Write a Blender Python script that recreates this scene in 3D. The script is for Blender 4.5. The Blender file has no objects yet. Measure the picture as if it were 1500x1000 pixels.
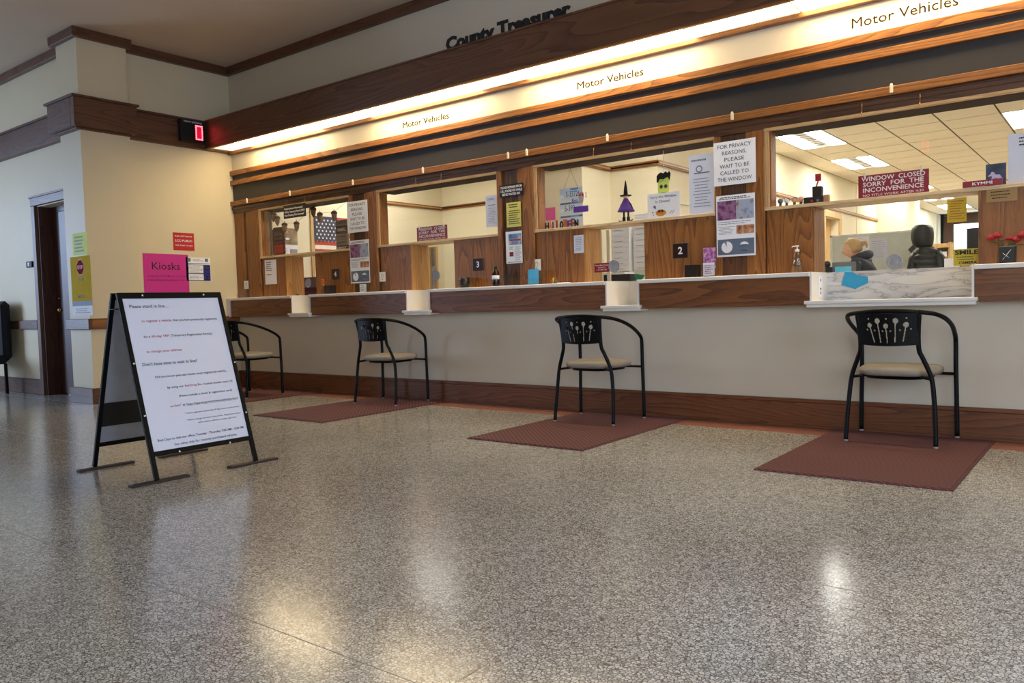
import bpy, bmesh, math, random
from mathutils import Vector, Matrix
C = bpy.context.scene.collection
SC = bpy.context.scene
PI = math.pi
rnd = random.Random(7)

# ---------------------------------------------------------------- camera
cam = bpy.data.cameras.new('camera'); camo = bpy.data.objects.new('camera', cam); C.objects.link(camo)
cr = Vector((0.79041319, 0.61194663, -0.02771839)); cu = Vector((-0.00731992, 0.05468113, 0.99847704)); cf = Vector((-0.61253033, 0.78900653, -0.04770008))
M = Matrix((cr, cu, -cf)).transposed().to_4x4(); M.translation = Vector((8.57009978, -5.6106112, 0.91998803))
camo.matrix_world = M
cam.sensor_width = 36; cam.lens = 36 * 1161.775 / 1500; cam.clip_start = 0.05; cam.clip_end = 100
SC.camera = camo
# ---------------------------------------------------------------- colour management, world, large lights
SC.view_settings.view_transform = 'Standard'; SC.view_settings.look = 'None'
SC.view_settings.gamma = 1; SC.view_settings.use_curve_mapping = False
SC.view_settings.exposure = 0.75
w = bpy.data.worlds.new('world'); SC.world = w; w.use_nodes = True
w.node_tree.nodes['Background'].inputs[0].default_value = (0.62, 0.75, 1.0, 1); w.node_tree.nodes['Background'].inputs[1].default_value = 1.0

def area(name, loc, direction, sx, sy, power, col, spread=180):
    l = bpy.data.lights.new(name, 'AREA'); l.shape = 'RECTANGLE'; l.size = sx; l.size_y = sy; l.energy = power; l.color = col; l.spread = math.radians(spread)
    o = bpy.data.objects.new(name, l); C.objects.link(o); o.location = loc
    o.rotation_euler = Vector(direction).to_track_quat('-Z', 'Y').to_euler()
    return o
DAY = (0.51, 0.68, 1.0)
area('daylight_left_window', (-5.7, -4.9, 1.75), (1, 0.45, -0.30), 2.6, 2.4, 108, DAY, 125)
area('daylight_rear_window', (9.6, -6.9, 1.9), (-0.3, 1, -0.35), 3.0, 2.4, 8, DAY, 125)
area('daylight_right_doors', (12.2, -4.2, 1.5), (-1, -0.1, -0.18), 3.2, 2.2, 74, DAY, 125)
WARM = (1.0, 0.80, 0.47)

# ---------------------------------------------------------------- materials
MATS = {}
def srgb(r, g, b):
    f = lambda c: (c/255/12.92) if c/255 <= 0.04045 else ((c/255+0.055)/1.055)**2.4
    return (f(r), f(g), f(b), 1)
def base(name):
    m = bpy.data.materials.new(name); m.use_nodes = True; nt = m.node_tree
    return m, nt, nt.nodes['Principled BSDF']
def mat(name, col, rough=0.5, metal=0, spec=0.5, emit=0, bump=0, vary=0.06, scale=12, trans=0, coat=0):
    if name in MATS: return MATS[name]
    m, nt, b = base(name)
    tc = nt.nodes.new('ShaderNodeTexCoord'); n = nt.nodes.new('ShaderNodeTexNoise'); n.inputs['Scale'].default_value = scale; n.inputs['Detail'].default_value = 4
    nt.links.new(tc.outputs['Object'], n.inputs['Vector'])
    r = nt.nodes.new('ShaderNodeValToRGB'); r.color_ramp.elements[0].position = .3; r.color_ramp.elements[1].position = .7
    r.color_ramp.elements[0].color = tuple(c*(1-vary) for c in col[:3])+(1,); r.color_ramp.elements[1].color = tuple(min(1, c*(1+vary)) for c in col[:3])+(1,)
    nt.links.new(n.outputs['Fac'], r.inputs['Fac']); nt.links.new(r.outputs['Color'], b.inputs['Base Color'])
    b.inputs['Roughness'].default_value = rough; b.inputs['Metallic'].default_value = metal; b.inputs['Specular IOR Level'].default_value = spec
    b.inputs['Coat Weight'].default_value = coat; b.inputs['Transmission Weight'].default_value = trans
    if emit:
        b.inputs['Emission Color'].default_value = tuple(col[:3])+(1,); b.inputs['Emission Strength'].default_value = emit
    if bump:
        n2 = nt.nodes.new('ShaderNodeTexNoise'); n2.inputs['Scale'].default_value = scale*12; nt.links.new(tc.outputs['Object'], n2.inputs['Vector'])
        bp = nt.nodes.new('ShaderNodeBump'); bp.inputs['Strength'].default_value = bump; bp.inputs['Distance'].default_value = 0.002
        nt.links.new(n2.outputs['Fac'], bp.inputs['Height']); nt.links.new(bp.outputs['Normal'], b.inputs['Normal'])
    MATS[name] = m; return m
def wood(name, dark, mid, light, axis, rough=0.45, ring=9.0, coat=0.06):
    """oak: cathedral figure stretched along the given axis plus fine pores"""
    m, nt, b = base(name); L = nt.links
    tc = nt.nodes.new('ShaderNodeTexCoord'); mp = nt.nodes.new('ShaderNodeMapping')
    s = [1, 1, 1]; s[axis] = 0.09; mp.inputs['Scale'].default_value = s
    geo = nt.nodes.new('ShaderNodeObjectInfo'); mul = nt.nodes.new('ShaderNodeVectorMath'); mul.operation = 'SCALE'; mul.inputs['Scale'].default_value = 13
    comb = nt.nodes.new('ShaderNodeCombineXYZ'); [L.new(geo.outputs['Random'], comb.inputs[i]) for i in range(3)]
    L.new(comb.outputs[0], mul.inputs[0]); add = nt.nodes.new('ShaderNodeVectorMath'); add.operation = 'ADD'
    L.new(tc.outputs['Object'], mp.inputs['Vector']); L.new(mp.outputs[0], add.inputs[0]); L.new(mul.outputs[0], add.inputs[1])
    n1 = nt.nodes.new('ShaderNodeTexNoise'); n1.inputs['Scale'].default_value = 3.2; n1.inputs['Detail'].default_value = 2; L.new(add.outputs[0], n1.inputs['Vector'])
    m1 = nt.nodes.new('ShaderNodeMath'); m1.operation = 'MULTIPLY'; m1.inputs[1].default_value = ring*3; L.new(n1.outputs['Fac'], m1.inputs[0])
    m2 = nt.nodes.new('ShaderNodeMath'); m2.operation = 'FRACT'; L.new(m1.outputs[0], m2.inputs[0])
    n2 = nt.nodes.new('ShaderNodeTexNoise'); n2.inputs['Scale'].default_value = 160; n2.inputs['Detail'].default_value = 3; L.new(add.outputs[0], n2.inputs['Vector'])
    m3 = nt.nodes.new('ShaderNodeMath'); m3.operation = 'MULTIPLY_ADD'; m3.inputs[1].default_value = 0.45; L.new(m2.outputs[0], m3.inputs[0])
    m4 = nt.nodes.new('ShaderNodeMath'); m4.operation = 'MULTIPLY'; m4.inputs[1].default_value = 0.55; L.new(n2.outputs['Fac'], m4.inputs[0]); L.new(m4.outputs[0], m3.inputs[2])
    r = nt.nodes.new('ShaderNodeValToRGB'); e = r.color_ramp.elements; e[0].position = .15; e[0].color = dark; e[1].position = .85; e[1].color = light
    k = e.new(.42); k.color = mid
    L.new(m3.outputs[0], r.inputs['Fac']); L.new(r.outputs['Color'], b.inputs['Base Color'])
    bp = nt.nodes.new('ShaderNodeBump'); bp.inputs['Strength'].default_value = .15; bp.inputs['Distance'].default_value = .001; L.new(n2.outputs['Fac'], bp.inputs['Height']); L.new(bp.outputs['Normal'], b.inputs['Normal'])
    b.inputs['Roughness'].default_value = rough; b.inputs['Coat Weight'].default_value = coat; b.inputs['Coat Roughness'].default_value = .25
    MATS[name] = m; return m
OAK = (srgb(78, 44, 16), srgb(132, 80, 32), srgb(160, 104, 46))
OAKD = (srgb(56, 34, 20), srgb(90, 56, 34), srgb(108, 70, 44))
OAKL = (srgb(150, 112, 68), srgb(190, 152, 102), srgb(204, 170, 124))
for i, a in enumerate('xyz'):
    wood('oak_'+a, *OAK, i); wood('dark_oak_'+a, *OAKD, i, ring=7); wood('pale_oak_'+a, *OAKL, i)
wood('base_oak', srgb(66, 34, 16), srgb(104, 58, 28), srgb(124, 74, 38), 0)
wood('apron_oak', srgb(70, 38, 16), srgb(114, 66, 30), srgb(138, 84, 40), 0)
wood('sill_wood', srgb(176, 142, 98), srgb(206, 176, 132), srgb(216, 190, 150), 0)
wood('end_oak', srgb(142, 92, 42), srgb(182, 126, 62), srgb(198, 146, 80), 2)
wood('door_wood', srgb(40, 20, 14), srgb(66, 34, 22), srgb(84, 44, 28), 2)
wood('birch_ply', srgb(170, 130, 74), srgb(204, 166, 106), srgb(216, 182, 124), 2, ring=5)
CREAM = srgb(214, 204, 182)
mat('cream_paint', srgb(214, 200, 166), .55, bump=.1, vary=.02, scale=3)
mat('lobby_paint', srgb(206, 194, 172), .5, bump=.1, vary=.02, scale=3)
mat('ceiling_paint', srgb(206, 186, 162), .8, vary=.03, scale=2)
mat('office_paint', srgb(232, 222, 192), .7, vary=.015, scale=2)
mat('charcoal_panel', srgb(46, 41, 39), .5, vary=.08, scale=2)
mat('head_dark_wood', srgb(48, 32, 25), .8, spec=.2)  # dark matte brown wood of the boards under the window heads
mat('white_laminate', srgb(232, 226, 216), .35, vary=.03, scale=8)
mat('white_plastic', srgb(232, 232, 230), .35)
mat('paper', srgb(236, 236, 240), .7, vary=.01); mat('paper_blue', srgb(206, 210, 226), .6, vary=.01)
mat('paper_yellow', srgb(214, 206, 104), .7); mat('paper_orange', srgb(240, 196, 40), .7); mat('paper_pink', srgb(226, 96, 160), .7)
mat('magenta_paper', srgb(204, 40, 140), .6, vary=.03, scale=4); mat('ink', srgb(24, 22, 26), .6); mat('ink_grey', srgb(110, 108, 112), .6); mat('ink_brown', srgb(46, 35, 22), .8, spec=.1)
mat('ink_red', srgb(176, 40, 60), .6); mat('ink_navy', srgb(40, 38, 110), .6); mat('ink_magenta', srgb(120, 20, 88), .6)
mat('sign_red', srgb(136, 22, 44), .4); mat('matt_red', srgb(150, 30, 44), .95, spec=.05); mat('poster_red', srgb(188, 32, 40), .5); mat('white_ink', srgb(240, 236, 236), .6)
mat('black_metal', srgb(7, 7, 7), .45, spec=.16, vary=.15); mat('black_plastic', srgb(18, 17, 18), .4); mat('foot_bar', srgb(46, 34, 32), .6)
mat('gloss_brown', srgb(40, 18, 14), .3); mat('chrome', srgb(210, 208, 204), .2, metal=1); mat('brass', srgb(170, 130, 74), .35, metal=1)
mat('vinyl_seat', srgb(142, 133, 118), .5, bump=.25, vary=.05, scale=20); mat('clear_glide', srgb(150, 140, 132), .2)
mat('led_red_halo', (1.0, .01, .04, 1), .5, emit=.28); mat('led_core', (1.0, .05, .07, 1), .5, emit=7.0); mat('off_white_clip', srgb(226, 214, 188), .4)
mat('bluish_board', srgb(214, 218, 232), .35, vary=.015, scale=3); mat('grey_board', srgb(150, 152, 160), .5); mat('cubicle_cloth', srgb(206, 210, 200), .85, bump=.2)
mat('tile_white', srgb(236, 226, 204), .85, bump=.25, vary=.03, scale=9); mat('grid_metal', srgb(96, 84, 64), .7); mat('carpet', srgb(176, 166, 150), .95)
mat('grey_plastic', srgb(112, 114, 116), .5); mat('disc_grey', srgb(146, 146, 150), .5, vary=.2, scale=60); mat('dark_cup', srgb(38, 32, 30), .3)
mat('amber_bottle', srgb(38, 12, 10), .15); mat('surgical_blue', srgb(96, 196, 232), .7); mat('sticky_blue', srgb(54, 162, 204), .7)
mat('purple_cloth', srgb(84, 40, 140), .7); mat('felt_black', srgb(16, 14, 18), .9); mat('lime', srgb(212, 228, 96), .7); mat('orange', srgb(224, 112, 40), .6)
mat('rose_red', srgb(160, 22, 34), .6, vary=.3, scale=60); mat('leaf_green', srgb(60, 92, 44), .6); mat('teal_green', srgb(0, 132, 96), .5); mat('acorn', srgb(126, 92, 60), .6); mat('acorn_cap', srgb(80, 54, 34), .8)
mat('rustic', srgb(84, 58, 44), .8, vary=.35, scale=30); mat('rustic_grey', srgb(126, 114, 98), .8, vary=.2, scale=40); mat('brick_red', srgb(150, 62, 44), .8)
mat('flag_red', srgb(176, 62, 52), .8); mat('flag_blue', srgb(54, 60, 84), .8); mat('flag_white', srgb(236, 230, 216), .8)
mat('skin', srgb(222, 168, 140), .5, vary=.04, scale=30); mat('blonde_hair', srgb(184, 152, 104), .6, vary=.25, scale=120); mat('lips', srgb(176, 96, 88), .5); mat('eye_dark', srgb(40, 34, 30), .3)
mat('navy_jacket', srgb(38, 46, 60), .6, vary=.2, scale=18, bump=.4); mat('black_puffer', srgb(30, 32, 34), .45, vary=.2, scale=14); mat('trousers', srgb(44, 44, 52), .8)
mat('mustard', srgb(200, 168, 48), .9, spec=.1); mat('sign_yellow', srgb(222, 196, 40), .5); mat('lavender', srgb(186, 176, 214), .6); mat('slate_blue', srgb(96, 108, 128), .6)
mat('plate_white', srgb(214, 222, 226), .3); mat('plate_sky', srgb(90, 160, 206), .4); mat('cardboard', srgb(176, 136, 92), .85); mat('device_blue', srgb(40, 60, 96), .5)
mat('sill_plaque', srgb(150, 116, 66), .4)

def terrazzo():
    m, nt, b = base('terrazzo'); L = nt.links
    tc = nt.nodes.new('ShaderNodeTexCoord')
    wn = nt.nodes.new('ShaderNodeTexNoise'); wn.inputs['Scale'].default_value = 60; L.new(tc.outputs['Object'], wn.inputs['Vector'])
    mx = nt.nodes.new('ShaderNodeMixRGB'); mx.inputs[0].default_value = .012; L.new(tc.outputs['Object'], mx.inputs[1]); L.new(wn.outputs['Color'], mx.inputs[2])
    v = nt.nodes.new('ShaderNodeTexVoronoi'); v.inputs['Scale'].default_value = 92; L.new(mx.outputs[0], v.inputs['Vector'])
    ve = nt.nodes.new('ShaderNodeTexVoronoi'); ve.feature = 'DISTANCE_TO_EDGE'; ve.inputs['Scale'].default_value = 92; L.new(mx.outputs[0], ve.inputs['Vector'])
    sep = nt.nodes.new('ShaderNodeSeparateColor'); L.new(v.outputs['Color'], sep.inputs[0])
    r = nt.nodes.new('ShaderNodeValToRGB'); r.color_ramp.interpolation = 'LINEAR'; e = r.color_ramp.elements
    e[0].position = 0; e[0].color = srgb(158, 154, 146); e[1].position = 1; e[1].color = srgb(222, 216, 204)
    for p, c in ((.2, srgb(182, 178, 169)), (.5, srgb(206, 203, 195)), (.8, srgb(222, 220, 213))):
        k = e.new(p); k.color = c
    L.new(sep.outputs[0], r.inputs['Fac'])
    er = nt.nodes.new('ShaderNodeValToRGB'); er.color_ramp.elements[0].position = .04; er.color_ramp.elements[0].color = (0, 0, 0, 1); er.color_ramp.elements[1].position = .13; er.color_ramp.elements[1].color = (1, 1, 1, 1)
    L.new(ve.outputs['Distance'], er.inputs['Fac'])
    m1 = nt.nodes.new('ShaderNodeMixRGB'); m1.inputs[1].default_value = srgb(96, 91, 85); L.new(er.outputs[0], m1.inputs[0]); L.new(r.outputs[0], m1.inputs[2])
    big = nt.nodes.new('ShaderNodeTexNoise'); big.inputs['Scale'].default_value = 1.1; big.inputs['Detail'].default_value = 5; L.new(tc.outputs['Object'], big.inputs['Vector'])
    br = nt.nodes.new('ShaderNodeValToRGB'); br.color_ramp.elements[0].position = .3; br.color_ramp.elements[0].color = (.8, .8, .8, 1); br.color_ramp.elements[1].position = .7; br.color_ramp.elements[1].color = (1, 1, 1, 1); L.new(big.outputs['Fac'], br.inputs['Fac'])
    m2 = nt.nodes.new('ShaderNodeMixRGB'); m2.blend_type = 'MULTIPLY'; m2.inputs[0].default_value = 1; L.new(m1.outputs[0], m2.inputs[1]); L.new(br.outputs[0], m2.inputs[2])
    L.new(m2.outputs[0], b.inputs['Base Color'])
    b.inputs['Roughness'].default_value = .17; b.inputs['Specular IOR Level'].default_value = .6
    bp = nt.nodes.new('ShaderNodeBump'); bp.inputs['Strength'].default_value = .05; bp.inputs['Distance'].default_value = .0006; L.new(er.outputs[0], bp.inputs['Height']); L.new(bp.outputs['Normal'], b.inputs['Normal'])
    MATS['terrazzo'] = m
terrazzo()
def border():
    m = mat('red_terrazzo', srgb(160, 106, 88), .25, vary=.14, scale=90); return m
border()
def mat_rubber():
    m, nt, b = base('mat_burgundy'); L = nt.links
    tc = nt.nodes.new('ShaderNodeTexCoord'); wv = nt.nodes.new('ShaderNodeTexWave'); wv.inputs['Scale'].default_value = 16; wv.inputs['Distortion'].default_value = 0; wv.bands_direction = 'DIAGONAL'
    mp = nt.nodes.new('ShaderNodeMapping'); mp.inputs['Scale'].default_value = (1, 1, 0); L.new(tc.outputs['Object'], mp.inputs[0]); L.new(mp.outputs[0], wv.inputs['Vector'])
    r = nt.nodes.new('ShaderNodeValToRGB'); r.color_ramp.elements[0].color = srgb(78, 42, 42); r.color_ramp.elements[1].color = srgb(106, 62, 60); L.new(wv.outputs['Fac'], r.inputs['Fac']); L.new(r.outputs[0], b.inputs['Base Color'])
    bp = nt.nodes.new('ShaderNodeBump'); bp.inputs['Strength'].default_value = .4; bp.inputs['Distance'].default_value = .0015; L.new(wv.outputs['Fac'], bp.inputs['Height']); L.new(bp.outputs['Normal'], b.inputs['Normal'])
    b.inputs['Roughness'].default_value = .85; MATS['mat_burgundy'] = m
mat_rubber()
def marble():
    m, nt, b = base('marble'); L = nt.links
    tc = nt.nodes.new('ShaderNodeTexCoord'); mp = nt.nodes.new('ShaderNodeMapping'); mp.inputs['Rotation'].default_value = (0, math.radians(-38), 0); mp.inputs['Scale'].default_value = (1.0, 1, 4.5); L.new(tc.outputs['Object'], mp.inputs[0])
    n = nt.nodes.new('ShaderNodeTexNoise'); n.inputs['Scale'].default_value = 3.0; n.inputs['Detail'].default_value = 8; n.inputs['Distortion'].default_value = .6; L.new(mp.outputs[0], n.inputs['Vector'])
    r = nt.nodes.new('ShaderNodeValToRGB'); e = r.color_ramp.elements; e[0].position = .40; e[0].color = srgb(226, 222, 214); e[1].position = .60; e[1].color = srgb(230, 226, 218)
    for p, c in ((.485, srgb(206, 202, 196)), (.50, srgb(158, 157, 160)), (.515, srgb(214, 210, 204))):
        k = e.new(p); k.color = c
    L.new(n.outputs['Fac'], r.inputs['Fac']); L.new(r.outputs[0], b.inputs['Base Color']); b.inputs['Roughness'].default_value = .3; MATS['marble'] = m
marble()
def glass(name, tint=(1, 1, 1, 1), base_refl=0.02, rough=0.0):
    m = bpy.data.materials.new(name); m.use_nodes = True; nt = m.node_tree; L = nt.links
    for n in list(nt.nodes): nt.nodes.remove(n)
    o = nt.nodes.new('ShaderNodeOutputMaterial'); t = nt.nodes.new('ShaderNodeBsdfTransparent'); t.inputs[0].default_value = tint
    g = nt.nodes.new('ShaderNodeBsdfGlossy'); g.inputs['Roughness'].default_value = rough; f = nt.nodes.new('ShaderNodeFresnel'); f.inputs[0].default_value = 1.45
    a = nt.nodes.new('ShaderNodeMath'); a.operation = 'ADD'; a.inputs[1].default_value = base_refl; L.new(f.outputs[0], a.inputs[0])
    ge = nt.nodes.new('ShaderNodeNewGeometry'); iv = nt.nodes.new('ShaderNodeMath'); iv.operation = 'SUBTRACT'; iv.inputs[0].default_value = 1; L.new(ge.outputs['Backfacing'], iv.inputs[1])
    mu = nt.nodes.new('ShaderNodeMath'); mu.operation = 'MULTIPLY'; L.new(a.outputs[0], mu.inputs[0]); L.new(iv.outputs[0], mu.inputs[1])
    mx = nt.nodes.new('ShaderNodeMixShader'); L.new(mu.outputs[0], mx.inputs[0]); L.new(t.outputs[0], mx.inputs[1]); L.new(g.outputs[0], mx.inputs[2]); L.new(mx.outputs[0], o.inputs[0])
    MATS[name] = m
glass('window_glass'); glass('acrylic', (.95, .96, .97, 1), .0); glass('smoke_acrylic', (.86, .88, .9, 1), .04)
def emis(name, col, s):
    m = bpy.data.materials.new(name); m.use_nodes = True; nt = m.node_tree; b = nt.nodes['Principled BSDF']
    b.inputs['Base Color'].default_value = (.8, .8, .8, 1); b.inputs['Emission Color'].default_value = tuple(col)+(1,); b.inputs['Emission Strength'].default_value = s; MATS[name] = m
emis('valance_lens', WARM, 11.0); emis('lamp_dome', WARM, 3.6); emis('valance_lens_dim', WARM, 1.1); emis('troffer_lens', (1, .96, .88), 17.0); emis('daylit_window', (.85, .93, 1.0), 3.2); emis('added_troffer_dim', (1, .96, .88), 4.0); emis('added_troffer_bright', (1, .96, .88), 13.0)
def photo(name, cols, scale=14):
    m, nt, b = base(name); L = nt.links; tc = nt.nodes.new('ShaderNodeTexCoord'); n = nt.nodes.new('ShaderNodeTexNoise'); n.inputs['Scale'].default_value = scale; n.inputs['Detail'].default_value = 5
    L.new(tc.outputs['Object'], n.inputs['Vector']); r = nt.nodes.new('ShaderNodeValToRGB'); e = r.color_ramp.elements
    e[0].position = .32; e[0].color = cols[0]; e[1].position = .68; e[1].color = cols[-1]
    for i, c in enumerate(cols[1:-1]):
        k = e.new(.32+.36*(i+1)/(len(cols)-1)); k.color = c
    L.new(n.outputs['Fac'], r.inputs['Fac']); L.new(r.outputs[0], b.inputs['Base Color']); b.inputs['Roughness'].default_value = .4; MATS[name] = m
photo('photo_purple', [srgb(40, 24, 44), srgb(120, 60, 110), srgb(150, 110, 140), srgb(70, 40, 60)], 22)
photo('photo_street', [srgb(110, 84, 80), srgb(176, 170, 180), srgb(150, 170, 200), srgb(120, 96, 80)], 18)
photo('photo_land', [srgb(104, 84, 62), srgb(140, 124, 100), srgb(190, 160, 120)], 6)
photo('photo_sea', [srgb(40, 70, 120), srgb(96, 140, 180), srgb(200, 200, 210)], 12)
photo('photo_orange', [srgb(90, 60, 50), srgb(190, 130, 90), srgb(220, 200, 190)], 24)
photo('flyer_pink', [srgb(80, 40, 90), srgb(190, 110, 170), srgb(230, 200, 220)], 40)
photo('night_blue', [srgb(14, 22, 40), srgb(36, 52, 80), srgb(60, 80, 110)], 14)

# ---------------------------------------------------------------- geometry helpers
WORLD = {}
class MB:
    def __init__(s): s.v = []; s.f = []; s.m = []; s.mats = []; s.sm = []
    def _mi(s, m):
        if m not in s.mats: s.mats.append(m)
        return s.mats.index(m)
    def add(s, vs, fs, m, smooth=False):
        n = len(s.v); s.v += [Vector(v) for v in vs]; i = s._mi(m)
        for f in fs: s.f.append([n+k for k in f]); s.m.append(i); s.sm.append(smooth)
        return s
    def box(s, a, b, m='paper', T=None):
        x0, y0, z0 = a; x1, y1, z1 = b
        vs = [(x0, y0, z0), (x1, y0, z0), (x1, y1, z0), (x0, y1, z0), (x0, y0, z1), (x1, y0, z1), (x1, y1, z1), (x0, y1, z1)]
        if T: vs = [T(v) for v in vs]
        return s.add(vs, [(0, 3, 2, 1), (4, 5, 6, 7), (0, 1, 5, 4), (1, 2, 6, 5), (2, 3, 7, 6), (3, 0, 4, 7)], m)
    def tube(s, path, r, m, n=8, closed=False, cap=True):
        P = [Vector(p) for p in path]; k = len(P); R = r if isinstance(r, (list, tuple)) else [r]*k
        vs = []; prev = None
        for i in range(k):
            if closed: t = P[(i+1) % k]-P[i-1]
            else: t = P[min(i+1, k-1)]-P[max(i-1, 0)]
            t.normalize()
            if prev is None:
                a = Vector((0, 0, 1)) if abs(t.z) < .9 else Vector((1, 0, 0)); nrm = t.cross(a).normalized()
            else: nrm = (prev-t*prev.dot(t)).normalized()
            prev = nrm; bn = t.cross(nrm)
            for j in range(n):
                a = 2*PI*j/n; vs.append(P[i]+R[i]*(math.cos(a)*nrm+math.sin(a)*bn))
        fs = []
        for i in range(k if closed else k-1):
            for j in range(n):
                a, b = i*n+j, i*n+(j+1) % n; c, d = ((i+1) % k)*n+(j+1) % n, ((i+1) % k)*n+j; fs.append((a, b, c, d))
        if cap and not closed: fs += [tuple(range(n))[::-1], tuple((k-1)*n+j for j in range(n))]
        return s.add(vs, fs, m, True)
    def lathe(s, prof, c, m, n=20, T=None):
        vs = []; k = len(prof)
        for r, z in prof:
            for j in range(n):
                a = 2*PI*j/n; vs.append((c[0]+r*math.cos(a), c[1]+r*math.sin(a), c[2]+z))
        if T: vs = [T(v) for v in vs]
        fs = [(i*n+j, i*n+(j+1) % n, (i+1)*n+(j+1) % n, (i+1)*n+j) for i in range(k-1) for j in range(n)]
        fs += [tuple(range(n))[::-1], tuple((k-1)*n+j for j in range(n))]
        return s.add(vs, fs, m, True)
    def ball(s, c, r, m, n=14, k=9):
        rx, ry, rz = (r, r, r) if not isinstance(r, tuple) else r; vs = [(c[0], c[1], c[2]-rz)]
        for i in range(1, k):
            a = -PI/2+PI*i/k
            for j in range(n): vs.append((c[0]+rx*math.cos(a)*math.cos(2*PI*j/n), c[1]+ry*math.cos(a)*math.sin(2*PI*j/n), c[2]+rz*math.sin(a)))
        vs.append((c[0], c[1], c[2]+rz)); e = len(vs)-1
        fs = [(0, 1+(j+1) % n, 1+j) for j in range(n)]
        fs += [(1+i*n+j, 1+i*n+(j+1) % n, 1+(i+1)*n+(j+1) % n, 1+(i+1)*n+j) for i in range(k-2) for j in range(n)]
        fs += [(e, 1+(k-2)*n+j, 1+(k-2)*n+(j+1) % n) for j in range(n)]
        return s.add(vs, fs, m, True)
    def prism(s, pts, F, d0, d1, m):
        """2D outline on frame F, between heights d0 and d1 along its normal"""
        n = len(pts); vs = [F(u, v, d0) for u, v in pts]+[F(u, v, d1) for u, v in pts]
        return s.add(vs, [tuple(range(n))[::-1], tuple(range(n, 2*n))]+[(i, (i+1) % n, n+(i+1) % n, n+i) for i in range(n)], m)
    def build(s, name, parent=None, origin=None, bevel=0, label=None, seg=1):
        if origin is None:
            lo = [min(v[i] for v in s.v) for i in range(3)]; hi = [max(v[i] for v in s.v) for i in range(3)]
            origin = Vector(((lo[0]+hi[0])/2, (lo[1]+hi[1])/2, lo[2]))
        origin = Vector(origin)
        me = bpy.data.meshes.new(name); me.from_pydata([v-origin for v in s.v], [], s.f)
        for m in s.mats: me.materials.append(MATS[m])
        me.polygons.foreach_set('material_index', s.m); me.polygons.foreach_set('use_smooth', s.sm); me.update()
        o = bpy.data.objects.new(name, me); C.objects.link(o); o.location = origin - (WORLD[parent.name] if parent else Vector((0, 0, 0)))
        if parent: o.parent = parent
        WORLD[o.name] = origin
        if bevel:
            b = o.modifiers.new('bevel', 'BEVEL'); b.width = bevel; b.segments = seg; b.limit_method = 'ANGLE'
        if label: o['label'] = label
        return o
def box(name, a, b, m, parent=None, bevel=0, label=None): return MB().box(a, b, m).build(name, parent, bevel=bevel, label=label)
def tag(o, label, cat, group=None):
    o['label'] = label; o['category'] = cat
    if group: o['group'] = group
    return o
def struct(o, label=None):
    o['kind'] = 'structure'
    if label: o['label'] = label
    return o
def empty(name, loc, label=None, cat=None, group=None, rz=0):
    o = bpy.data.objects.new(name, None); C.objects.link(o); o.location = loc; o.rotation_euler[2] = rz; WORLD[o.name] = Vector(loc); o.empty_display_size = .1
    if cat: tag(o, label, cat, group)
    return o
def copy_tree(o, parent=None):
    c = o.copy(); C.objects.link(c); c.parent = parent
    for ch in list(o.children): copy_tree(ch, c)
    return c
def frame(o, X, Y):
    o, X, Y = Vector(o), Vector(X).normalized(), Vector(Y).normalized(); N = X.cross(Y)
    return lambda u, v, d=0: o+X*u+Y*v+N*d
def FW(x, z, y=0): return frame((x, y, z), (1, 0, 0), (0, 0, 1))      # faces the lobby (-y)
def FL(y, z, x=0): return frame((x, y, z), (0, 1, 0), (0, 0, 1))      # on the left wall, faces +x
TX = {}
def text2d(body, bold=0.0):
    k = (body, bold)
    if k not in TX:
        c = bpy.data.curves.new('t', 'FONT'); c.body = body; c.size = 1; c.offset = bold; c.resolution_u = 2
        o = bpy.data.objects.new('t', c); m = bpy.data.meshes.new_from_object(o)
        TX[k] = ([(v.co.x, v.co.y) for v in m.vertices], [tuple(p.vertices) for p in m.polygons])
        bpy.data.objects.remove(o); bpy.data.curves.remove(c); bpy.data.meshes.remove(m)
    return TX[k]
def letters(mb, F, body, u, v, cap, m, align='l', fit=None, bold=0.0, d=.0012, slant=0, thick=0):
    """flat lettering: cap height cap, starts (or centres / ends) at u, baseline v"""
    vs, fs = text2d(body, bold)
    if not vs: return
    s = cap/0.70; x0 = min(p[0] for p in vs); x1 = max(p[0] for p in vs); sx = s if fit is None else fit/(x1-x0)
    W_ = (x1-x0)*sx; off = {'l': 0, 'c': -W_/2, 'r': -W_}[align]
    P = [(u+off+(p[0]-x0)*sx+slant*p[1]*s, v+p[1]*s) for p in vs]
    if thick:
        n = len(P); edges = {}
        for f in fs:
            for i in range(len(f)):
                e = (f[i], f[(i+1) % len(f)]); edges[e] = 1
        side = [(a, b, n+b, n+a) for a, b in edges if (b, a) not in edges]
        mb.add([F(*p, 0) for p in P]+[F(*p, thick) for p in P], [tuple(n+i for i in f) for f in fs]+side, m)
    else: mb.add([F(*p, d) for p in P], fs, m)
def rect(mb, F, u0, v0, u1, v1, m, d=.0008): mb.add([F(u0, v0, d), F(u1, v0, d), F(u1, v1, d), F(u0, v1, d)], [(0, 1, 2, 3)], m)
def disc(mb, F, u, v, r, m, d=.001, n=20, ry=None): mb.add([F(u+r*math.cos(2*PI*i/n), v+(ry or r)*math.sin(2*PI*i/n), d) for i in range(n)], [tuple(range(n))], m)
def lines(mb, F, u0, u1, v0, v1, n, m, h=.35, seed=1):
    """rows of small print too small to read in the photograph"""
    q = random.Random(seed); st = (v1-v0)/n
    for i in range(n):
        v = v1-st*(i+1)+st*.3; a = u0+(u1-u0)*q.uniform(0, .12); b = u1-(u1-u0)*q.uniform(0, .3); x = a
        while x < b:
            wd = q.uniform(.02, .09)*(u1-u0)+.002; rect(mb, F, x, v, min(x+wd, b), v+st*h, m); x += wd+.012*(u1-u0)+.001
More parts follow.
